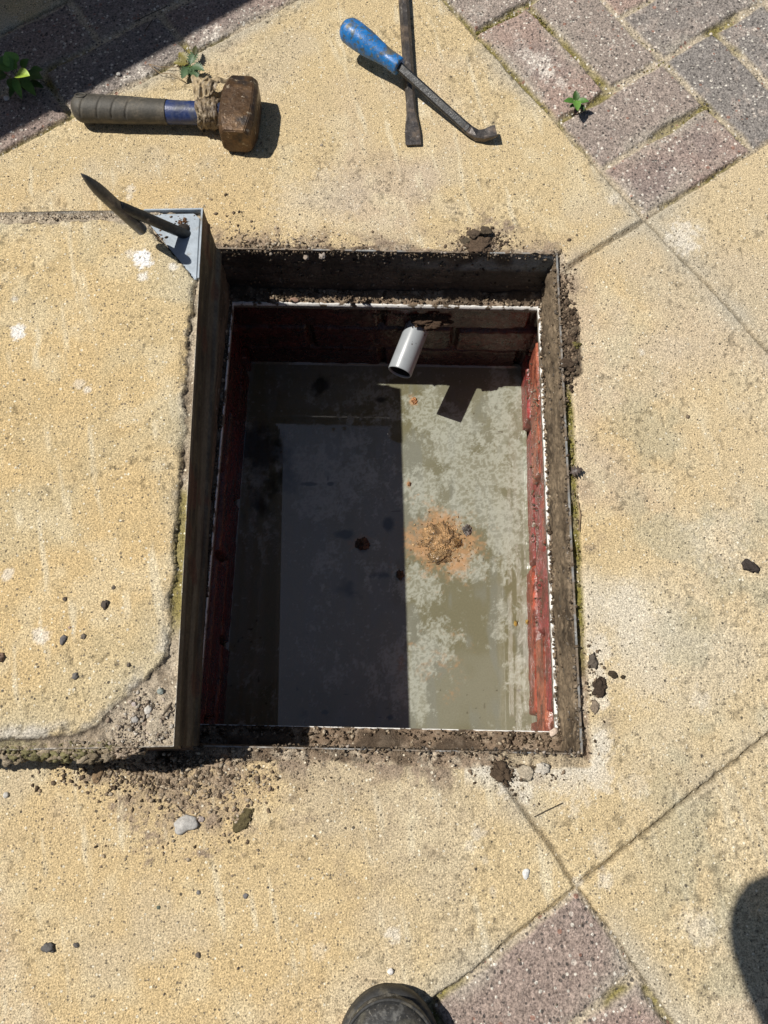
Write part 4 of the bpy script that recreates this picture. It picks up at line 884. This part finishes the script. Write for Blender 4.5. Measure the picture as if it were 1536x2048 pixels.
# ------------------------------------------------------------------ pipe
pe, pw_ = Vector((.0240, .543, -.168)), Vector((.0610, .640, -.158))
pp = tag(empty('waste_pipe', tuple(pe), 'short grey plastic pipe jutting from the far brick wall above the water', 'pipe'))
n = 40; d = (pw_-pe).normalized(); a_ = d.cross(Vector((0, 0, 1))).normalized(); b_ = a_.cross(d).normalized(); V = []; Fc = []
for (p, r) in ((pe+d*.03, .0170), (pe+d*.0008, .0170), (pe, .0175), (pe, .0182), (pe+d*.0012, .0188), (pw_, .0188)):
    for j in range(n):
        t = 2*math.pi*j/n; V.append(tuple(p+(a_*math.cos(t)+b_*math.sin(t))*r))
for k in range(5):
    for j in range(n): Fc.append((k*n+j, (k+1)*n+j, (k+1)*n+(j+1) % n, k*n+(j+1) % n))
V += [tuple(Vector(v)+d*.09) for v in V[:n]]
for j in range(n): Fc.append((j, j+1 if j < n-1 else 0, 6*n+(j+1) % n, 6*n+j))
rel(mesh('pipe_barrel', V, Fc, m_pvc), pp)
Vb, Fb = tube([pe+d*.003, pe+d*.02, pe+d*.08], .0166, 32, False); Fb.append(tuple(64+j for j in range(32))); rel(mesh('bore', Vb, Fb, M('bore_shade', (.03, .028, .022), rough=.8, bump=[(200, .002)])), pp)  # dark lining stands in for the shade inside the pipe
P_ = []; R_ = []
for k in range(110):
    s_ = .62+.3*rng.rand()**.6; t = rng.uniform(.7, 2.5); p = pe.lerp(pw_, s_)+(a_*math.cos(t)+b_*math.sin(t))*.0196; P_.append(tuple(p)); R_.append(.0004+.0010*rng.rand()**2)
rel(crumbs('pipe_dirt', P_, R_, darkc, m_soil), pp)
# mortar bulge and soil above the pipe
V, Fc = lump(77, .026, .016, .008, 5, .45, 2.0); cc = np.tile([.07, .045, .03], (len(V), 1)); mo = mesh('mortar_collar', V, Fc, m_soil, col=cc, loc=(*h2w(.068, BY-.008), -.136)); cmesh(mo)
P_ = []; R_ = []
for k in range(150):
    lx = rng.uniform(-.02, .10); zz = -.125-.010*abs(math.sin(lx*40))+.003*rng.randn(); x, y = h2w(lx, BY-.006); P_.append((x, y, zz)); R_.append(.0006+.002*rng.rand()**2)
cmesh(crumbs('mortar_droppings', P_, R_, [(.22, .15, .10), (.16, .11, .07)], m_soil))
for lx, zz, s_ in ((.055, -.112, .008), (.088, -.110, .0085), (-.075, -.108, .006)):
    V, Fc = lump(int(lx*900)+200, s_, .003, s_*.8, 3, .3); cmesh(mesh('mortar_patch', V, Fc, m_mortar, loc=(*h2w(lx, BY-.008), zz)))

# ------------------------------------------------------------------ floating sludge
def floater(px, py, r, asp, h, label, col, ang=0, n=5, rough=.42, grp='floating sludge'):
    V, Fc = lump(px, r*asp, r, h, n, rough, 2.4); c_, s_ = math.cos(ang), math.sin(ang); V = V@np.array([[c_, s_, 0], [-s_, c_, 0], [0, 0, 1]])
    V[:, 2] *= np.exp(-(np.hypot(V[:, 0], V[:, 1])/(r*1.1))**2*.6); rr = fbm(V[:, 0]+px, V[:, 1]+py, 120, 3, 3)[:, None]
    cc = np.array(col)*(1-.6*ss(.45, .65, rr)); x, y = W(px, py, ZW); return tag(mesh('sludge_lump', V, Fc, m_sludge, col=cc, loc=(x, y, ZW+.0003)), label, 'sludge', grp)
floater(880, 1078, .022, 1.2, .0052, 'large orange brown lump of glistening sludge floating in the sunlit water', (.46, .28, .13), n=6)
floater(934, 1060, .0085, .8, .006, 'grey glossy blob at the right edge of the large sludge lump', (.22, .19, .17))
floater(914, 1086, .0075, .9, .0058, 'round orange bump on the right half of the large sludge lump', (.42, .23, .08))
floater(880, 1112, .0115, 1.5, .0055, 'lowest wrinkled brown fold of the large sludge lump', (.30, .19, .085), .3)
P_, R_ = [], []
for k in range(900):
    a, b = 885+rng.randn()*25, 1082+rng.randn()*23
    if k % 4 == 0: a, b = 875+rng.randn()*14, 1095+rng.randn()*14
    x, y = W(a, b, ZW); P_.append((x, y, ZW-.0004+.004*math.exp(-((a-880)**2+(b-1085)**2)/500.))); R_.append(.0005+.0016*rng.rand()**2)
crumbs('sludge_froth', P_, R_, [(.50, .30, .14), (.36, .20, .08), (.25, .16, .07), (.5, .34, .17)], m_sludge, 'orange brown froth and crumbs gathered round the big floating lump', flat=.6)
floater(829, 802, .006, .7, .004, 'small orange scrap floating near the mouth of the pipe', (.55, .25, .10))
floater(818, 968, .0038, .8, .003, 'tiny orange scrap floating above the large sludge lump', (.6, .3, .13))
floater(1031, 1247, .0040, .7, .004, 'yellow crumb floating near the right brick wall', (.6, .38, .08))
floater(1054, 1244, .0036, .6, .005, 'yellow crumb stuck where the water meets the right wall', (.65, .42, .12))
floater(726, 1088, .009, 1.2, .004, 'brown scrap floating in the shaded water left of the large lump', (.14, .08, .045))
floater(800, 1150, .007, .8, .004, 'brown scrap floating on the shadow edge below the large lump', (.14, .09, .05))

# ------------------------------------------------------------------ plants
def leaf(base, tip, wd, bend, rows=12, tooth=0, curl=.0, twist=0):
    base, tip = Vector(base), Vector(tip); d = tip-base; L = d.length; d.normalize(); s_ = d.cross(Vector((0, 0, 1)))
    s_ = s_.normalized() if s_.length > .05 else Vector((1, 0, 0)); up = s_.cross(d).normalized(); V = []; Fc = []; cols = 5
    for k in range(rows+1):
        t = k/rows; w_ = wd*math.sin(math.pi*min(1, t**.8*.97+.03))**.8*(1+tooth*(.5 if k % 2 else -.5)) if t > .12 else wd*.12
        if k == rows: w_ = .0001
        p = base+d*L*t+up*bend*math.sin(math.pi*t*.9)-Vector((0, 0, 1))*curl*t*t
        for j in range(cols):
            q = (j/(cols-1)-.5)*2; V.append(tuple(p+s_*q*w_+up*abs(q)*w_*.35))
    for k in range(rows):
        for j in range(cols-1): Fc.append((k*cols+j, k*cols+j+1, (k+1)*cols+j+1, (k+1)*cols+j))
    return V, Fc
def plant(name, px, py, leaves, label, cat, stems=True, group='weeds growing in the joints'):
    x, y = W(px, py); o = empty(name, (x, y, -.002), label, cat, group); m_stem = M('stem', (.10, .13, .03), rough=.6)
    for (dx, dy, z0, tx, ty, z1, wd, col, tooth, bend) in leaves:
        b = Vector((x+dx, y+dy, z0)); t = Vector((x+tx, y+ty, z1)); V, Fc = leaf(b, t, wd, bend, 14, tooth)
        k = len(V); V += [(a, b_2, c_-.00025) for a, b_2, c_ in V]; Fc += [tuple(q+k for q in f[::-1]) for f in Fc]
        cc = np.tile(col, (len(V), 1)); rel(mesh('leaf', V, Fc, m_leaf, col=cc), o)
        if stems:
            V, Fc = tube([(x, y, -.002), tuple((Vector((x, y, -.002))+b)/2+Vector((0, 0, .001))), tuple(b)], .0006, 6); rel(mesh('stem', V, Fc, m_stem), o)
    return o
def dpt(px, py, z, ox, oy): x, y = W(px, py, z); return (x-ox, y-oy)
ox, oy = W(1152, 222)
g1, g2, g3 = (.07, .17, .028), (.11, .24, .04), (.045, .10, .018)
def L2(ox, oy, b, t, z0, z1, wd, col, tooth=0, bend=.001): return (*dpt(*b, z0, ox, oy), z0, *dpt(*t, z1, ox, oy), z1, wd, col, tooth, bend)
plant('seedling', 1152, 222, [L2(ox, oy, (1152, 203), (1151, 181), .014, .020, .0052, g3), L2(ox, oy, (1150, 204), (1127, 203), .014, .017, .0052, g1), L2(ox, oy, (1154, 204), (1178, 203), .015, .018, .0050, g1),
      L2(ox, oy, (1152, 200), (1155, 222), .017, .020, .0058, g2), L2(ox, oy, (1158, 210), (1168, 222), .010, .012, .004, g3), L2(ox, oy, (1150, 210), (1139, 216), .010, .011, .003, g3)],
      'small four leaved green seedling growing between pink blocks at upper right', 'seedling')
ox, oy = W(378, 133)
gd, go, gb = (.07, .12, .055), (.20, .17, .045), (.075, .13, .06)
plant('toothed_weed', 378, 133, [L2(ox, oy, (376, 128), (347, 126), .004, .005, .0075, go, .7), L2(ox, oy, (376, 126), (358, 105), .003, .004, .0075, go, .7), L2(ox, oy, (380, 130), (395, 99), .006, .012, .0070, gb, .7), L2(ox, oy, (390, 112), (391, 91), .012, .012, .004, (.06, .06, .02), .8),
      L2(ox, oy, (378, 134), (364, 158), .008, .008, .0075, gb, .6), L2(ox, oy, (382, 134), (396, 160), .008, .010, .0075, gd, .6), L2(ox, oy, (384, 132), (409, 142), .012, .014, .0065, gb, .6), L2(ox, oy, (378, 130), (382, 156), .004, .004, .006, g3, .5)],
      'low weed with dull toothed leaves growing just above the hammer neck', 'weed')
ox, oy = W(48, 178); Z = .04
plant('leafy_weed', 48, 178, [L2(ox, oy, (32, 150), (60, 152), .046, .052, .0095, (.30, .42, .05)), L2(ox, oy, (28, 140), (-10, 120), .035, .045, .013, g1), L2(ox, oy, (30, 132), (10, 104), .035, .048, .012, g2), L2(ox, oy, (24, 140), (24, 112), .03, .042, .012, g1),  # first leaf has sunlight painted into its brighter green
      L2(ox, oy, (50, 150), (86, 158), .022, .026, .010, g3), L2(ox, oy, (60, 148), (86, 140), .018, .024, .008, g1), L2(ox, oy, (40, 155), (72, 192), .015, .020, .0075, g1), L2(ox, oy, (28, 155), (44, 198), .02, .016, .0055, g2), L2(ox, oy, (20, 155), (28, 185), .016, .012, .006, g1),
      L2(ox, oy, (45, 140), (58, 118), .025, .035, .008, g1), L2(ox, oy, (14, 150), (-14, 160), .03, .03, .010, g3), L2(ox, oy, (36, 165), (20, 195), .01, .012, .006, g3), L2(ox, oy, (55, 165), (88, 176), .01, .012, .006, g3)],
      'leafy green weed with one leaf coloured bright as if sunlit, in the shade at far left', 'weed')
# moss tufts in the block joints
P_, R_ = [], []
for (a, b, n) in (((950, 65), (1055, 18), 160), ((1055, 18), (1110, 60), 110), ((1180, -5), (1330, 122), 260), ((1330, 122), (1290, 145), 70), ((1250, 32), (1310, 0), 80), ((1340, 125), (1450, 228), 170), ((1420, 215), (1370, 242), 40), ((1440, 215), (1450, 230), 40),
                  ((330, 62), (372, 110), 160), ((210, 95), (240, 75), 40), ((90, 170), (120, 215), 50), ((960, 75), (968, 90), 30)):
    for k in range(n):
        t = rng.rand(); px, py = a[0]+(b[0]-a[0])*t+rng.randn()*2.6, a[1]+(b[1]-a[1])*t+rng.randn()*2.6; x, y = W(px, py)
        if mn.noise(Vector((x*35, y*35, 0))) > -.25: P_.append((x, y, -.005)); R_.append(.0008+.0016*rng.rand()**2)
crumbs('moss', P_, R_, [(.14, .13, .035), (.19, .17, .045), (.10, .085, .03), (.22, .18, .07)], m_soil, 'olive moss growing in the joints between the pink blocks', flat=.6)
P_, R_ = [], []
for k in range(520):
    px, py = 1147+rng.randn()*5+(rng.rand())*0, rng.uniform(760, 1330); px = 1136+(py-760)*.068+rng.uniform(-3, 11); x, y = W(px, py); lx, ly = w2h(x, y)
    if lx > RX+.004: P_.append((x, y, -.006)); R_.append(.0006+.0014*rng.rand()**2)
crumbs('moss', P_, R_, [(.17, .16, .04), (.22, .19, .06), (.11, .09, .035), (.3, .26, .14)], m_soil, 'green moss strip between the right rim and the slab', flat=.6)

# dry leaf by the right edge
V, Fc = leaf((*W(1138, 948), .002), (*W(1163, 942), .007), .0055, .003, 10, .9)
k = len(V); V += [(a, b, c_-.0003) for a, b, c_ in V]; Fc += [tuple(q+k for q in f[::-1]) for f in Fc]
tag(mesh('dry_leaf', V, Fc, m_leaf, col=np.tile([.07, .05, .04], (len(V), 1))), 'small curled brown leaf on the moss beside the right rim', 'dead leaf')

# ------------------------------------------------------------------ person with boot
person = empty('person', (.0, -.42, 0), 'person standing at the near side, only the scuffed black boot toe showing', 'person')
def boot(cx, ty, yaw, name, parent):
    V = []; Fc = []; n = 40; L = .30; prof = []
    rows = 60
    for k in range(rows+1):
        s_ = k/rows; y_ = s_*L
        hw = .051*math.sqrt(max(0.0, 1-(1-min(1, y_/.062))**2)); hw = hw if y_ < .062 else .051-.011*ss(.09, .19, np.float64(y_))+.003*ss(.22, .27, np.float64(y_)); hw = float(hw)
        if y_ > L-.03: hw *= math.sqrt(max(0.0, 1-((y_-L+.03)/.03)**2)*.9+.1)
        top = .026+.036*math.sqrt(max(0.0, 1-(1-min(1, y_/.055))**2)); top = top if y_ < .055 else .062+.05*float(ss(.07, .20, np.float64(y_)))
        if k == 0: hw = .004
        for j in range(n+1):
            t = math.pi*j/n; x_ = math.cos(t); zz = math.sin(t)**.75
            crease = .0016*math.sin(y_*420+3*x_)*float(ss(.06, .09, np.float64(y_)))
            seam = -.0014*max(math.exp(-((x_+.12-.9*(y_-.03))/.025)**2), math.exp(-((x_-.22-1.6*(y_-.03))/.025)**2), math.exp(-((x_-.05+2.5*(y_-.03))/.03)**2))*float(ss(.012, .02, np.float64(y_)))-.0018*math.exp(-((y_-.050-.012*x_*x_)/.0016)**2)-.0012*math.exp(-((abs(x_)-.45)/.03)**2)*(y_ > .05)
            V.append((x_*hw*(1-.10*zz*zz), -y_, .022+(top-.022)*zz+(crease+seam)*zz))
    m = n+1
    for k in range(rows):
        for j in range(n): Fc.append((k*m+j, k*m+j+1, (k+1)*m+j+1, (k+1)*m+j))
    Fc.append(tuple(rows*m+j for j in range(m)))
    c_, s_ = math.cos(yaw), math.sin(yaw)
    T = lambda v: (cx+c_*v[0]-s_*v[1], ty+s_*v[0]+c_*v[1], v[2])
    up = rel(mesh(name, [T(v) for v in V], Fc, m_boot), parent)
    # sole and toe rand
    V = []; Fc = []; out = []
    for k in range(48): y_ = L*(1-math.cos(math.pi*k/47))/2; hw = .0535*math.sqrt(max(0.0, 1-(1-min(1, (y_+.001)/.063))**2)); hw = hw if y_ < .062 else .0535-.011*float(ss(.09, .19, np.float64(y_))); hw = hw*(math.sqrt(max(.03, 1-((y_-L+.03)/.03)**2)) if y_ > L-.03 else 1); out.append((hw, -y_+.003))
    ol = out+[(-a, b) for a, b in out[::-1]]; N = len(ol)
    for zz, g in ((0, .97), (.004, 1), (.020, 1), (.024, .985), (.026, .95)):
        for a, b in ol: V.append(T((a*g, (b+.15)*g-.15, zz)))
    for r in range(4):
        for k in range(N): Fc.append((r*N+k, r*N+(k+1) % N, (r+1)*N+(k+1) % N, (r+1)*N+k))
    Fc.append(tuple(range(N))[::-1]); Fc.append(tuple(4*N+k for k in range(N)))
    rel(mesh('sole', V, Fc, m_sole), up)
    # raised toe rand line and laces further back
    pts = [T((.0515*math.sin(t)*.97, -.062+.060*math.cos(t), .034+.004*math.cos(t))) for t in np.linspace(-1.7, 1.7, 40)]
    V, Fc = tube(pts, .0018, 8); rel(mesh('toe_rand', V, Fc, m_sole), up)
    V = []; Fc = []
    for r in range(6):
        y_ = .115+.022*r; zt = .062+.05*float(ss(.07, .20, np.float64(y_)))
        pts = [T((x_, -y_+.006*(1 if r % 2 else -1)*x_/.02, zt+.002-18*x_*x_*.5)) for x_ in np.linspace(-.02, .02, 9)]
        v, f = tube(pts, .002, 6); Fc += [tuple(q+len(V) for q in ff) for ff in f]; V += v
    rel(mesh('laces', V, Fc, m_sole), up)
    return up
boot(.008, -.245, math.radians(-3), 'boot', person); boot(-.235, -.37, math.radians(6), 'boot', person)
def skin(name, verts, edges, radii, mat, parent, sub=2, root=0):
    me = bpy.data.meshes.new(name); me.from_pydata(verts, edges, []); o = bpy.data.objects.new(name, me); link(o)
    md = o.modifiers.new('skin', 'SKIN'); 
    for k, r in enumerate(radii): me.skin_vertices[0].data[k].radius = r if isinstance(r, tuple) else (r, r)
    me.skin_vertices[0].data[root].use_root = True; sm = o.modifiers.new('sub', 'SUBSURF'); sm.levels = sm.render_levels = sub
    dg = bpy.context.evaluated_depsgraph_get(); m2 = bpy.data.meshes.new_from_object(o.evaluated_get(dg)); bpy.data.objects.remove(o)
    m2.name = name; m2.materials.clear(); m2.materials.append(mat); m2.polygons.foreach_set('use_smooth', [True]*len(m2.polygons))
    o2 = bpy.data.objects.new(name, m2); link(o2); return rel(o2, parent)
# standing, leaning forward a little, both hands at the phone
V = [(-.10, -.56, .93), (-.01, -.55, .88), (.008, -.47, .50), (.006, -.47, .11), (-.20, -.57, .88), (-.225, -.56, .50), (-.235, -.60, .11), (-.10, -.54, 1.12), (-.10, -.50, 1.34), (-.10, -.47, 1.46),
     (-.10, -.42, 1.54), (-.10, -.37, 1.64), (-.28, -.45, 1.41), (-.183, -.037, .925), (-.055, -.07, .915), (.08, -.45, 1.41), (.13, -.24, 1.12), (.065, -.085, .935)]
E2 = [(0, 1), (1, 2), (2, 3), (0, 4), (4, 5), (5, 6), (0, 7), (7, 8), (8, 9), (9, 10), (10, 11), (8, 12), (12, 13), (13, 14), (8, 15), (15, 16), (16, 17)]
Rr = [(.15, .11), .09, .062, .045, .09, .062, .045, (.15, .10), (.16, .11), .06, .055, .085, .06, .048, .028, .06, .045, .028]
skin('body', V, E2, Rr, m_skin, person)
Vt = [(-.10, -.56, .95), (-.01, -.55, .88), (.008, -.47, .50), (.006, -.48, .13), (-.20, -.57, .88), (-.225, -.56, .50), (-.235, -.61, .13)]
skin('trousers', Vt, [(0, 1), (1, 2), (2, 3), (0, 4), (4, 5), (5, 6)], [(.165, .13), .105, .078, .066, .105, .078, .066], m_cloth, person)
Vs = [(-.10, -.555, .95), (-.10, -.54, 1.12), (-.10, -.50, 1.34), (-.10, -.475, 1.44), (-.28, -.45, 1.41), (-.183, -.037, .925), (-.085, -.076, .917), (.08, -.45, 1.41), (.13, -.24, 1.12), (.078, -.12, .975)]
skin('jumper', Vs, [(0, 1), (1, 2), (2, 3), (2, 4), (4, 5), (5, 6), (2, 7), (7, 8), (8, 9)], [(.165, .13), (.17, .12), (.18, .13), .07, .075, .064, .042, .075, .058, .042], m_cloth, person)
Vh, Fh = lump(5, .078, .092, .10, 4, .06, 2); rel(mesh('hair', Vh, Fh, m_hair, loc=(-.10, -.385, 1.675)), person)
for sx, hx in ((-1, -.045), (1, .055)):
    for k in range(5):
        a = Vector((hx, -.072, .915)); off = -.034+.017*k
        pts = [a+Vector((0, 0, off*.8)), a+Vector((-sx*.015, .012, off)), a+Vector((-sx*.028, .010, off*1.05)), a+Vector((-sx*.036, -.004, off*1.05))] if k < 4 else [a+Vector((0, -.008, .02)), a+Vector((-sx*.018, -.014, .034)), a+Vector((-sx*.034, -.014, .038))]
        V, Fc = tube(pts, [.0095, .0088, .008, .0065][:len(pts)], 10); rel(mesh('finger', V, Fc, m_skin), person)
bm = bmesh.new(); bmesh.ops.create_cube(bm, size=1); bmesh.ops.scale(bm, vec=(.072, .148, .0078), verts=bm.verts); bmesh.ops.bevel(bm, geom=list(bm.edges), offset=.003, segments=2, affect='EDGES')
ax3 = cam.rotation_euler.to_matrix(); pc = Vector((0, 0, CAMH))+ax3@Vector((.02, -.055, .012))
tag(bm_obj('mobile_phone', bm, m_phone, loc=tuple(pc), rot=(TILT, 0, 0)), 'slim dark phone held in both hands above the pit', 'phone')

# ------------------------------------------------------------------ garden wall whose shade falls across the far left corner
sa, sb = Vector((*W(0, 279), 0)), Vector((*W(501, 4), 0)); hgt = 1.05; sh = Vector((-.64*hgt, .14*hgt, 0)); dd = (sb-sa).normalized(); nn_ = Vector((-dd.y, dd.x, 0))
p0 = sa+sh-dd*1.2; p1 = sa+sh+dd*1.6; th = .22
wl = empty('garden_wall', tuple(p0), 'low rendered garden wall casting the shade over the far left corner', 'wall')
bm = bmesh.new(); q = [p0+nn_*0, p1+nn_*0, p1+nn_*th, p0+nn_*th]
vs = [bm.verts.new((v.x, v.y, zz)) for zz in (-.01, hgt-.05) for v in q]
for f in ((3, 2, 1, 0), (4, 5, 6, 7), (0, 1, 5, 4), (1, 2, 6, 5), (2, 3, 7, 6), (3, 0, 4, 7)): bm.faces.new([vs[k] for k in f])
rel(bm_obj('wall_body', bm, m_wall, smooth=False), wl)
bm = bmesh.new(); q = [p0-dd*.02, p1+dd*.02, p1+dd*.02+nn_*(th+.02), p0-dd*.02+nn_*(th+.02)]
vs = [bm.verts.new((v.x, v.y, zz)) for zz in (hgt-.05, hgt) for v in q]
for f in ((3, 2, 1, 0), (4, 5, 6, 7), (0, 1, 5, 4), (1, 2, 6, 5), (2, 3, 7, 6), (3, 0, 4, 7)): bm.faces.new([vs[k] for k in f])
rel(bm_obj('coping', bm, m_wall, smooth=False), wl)
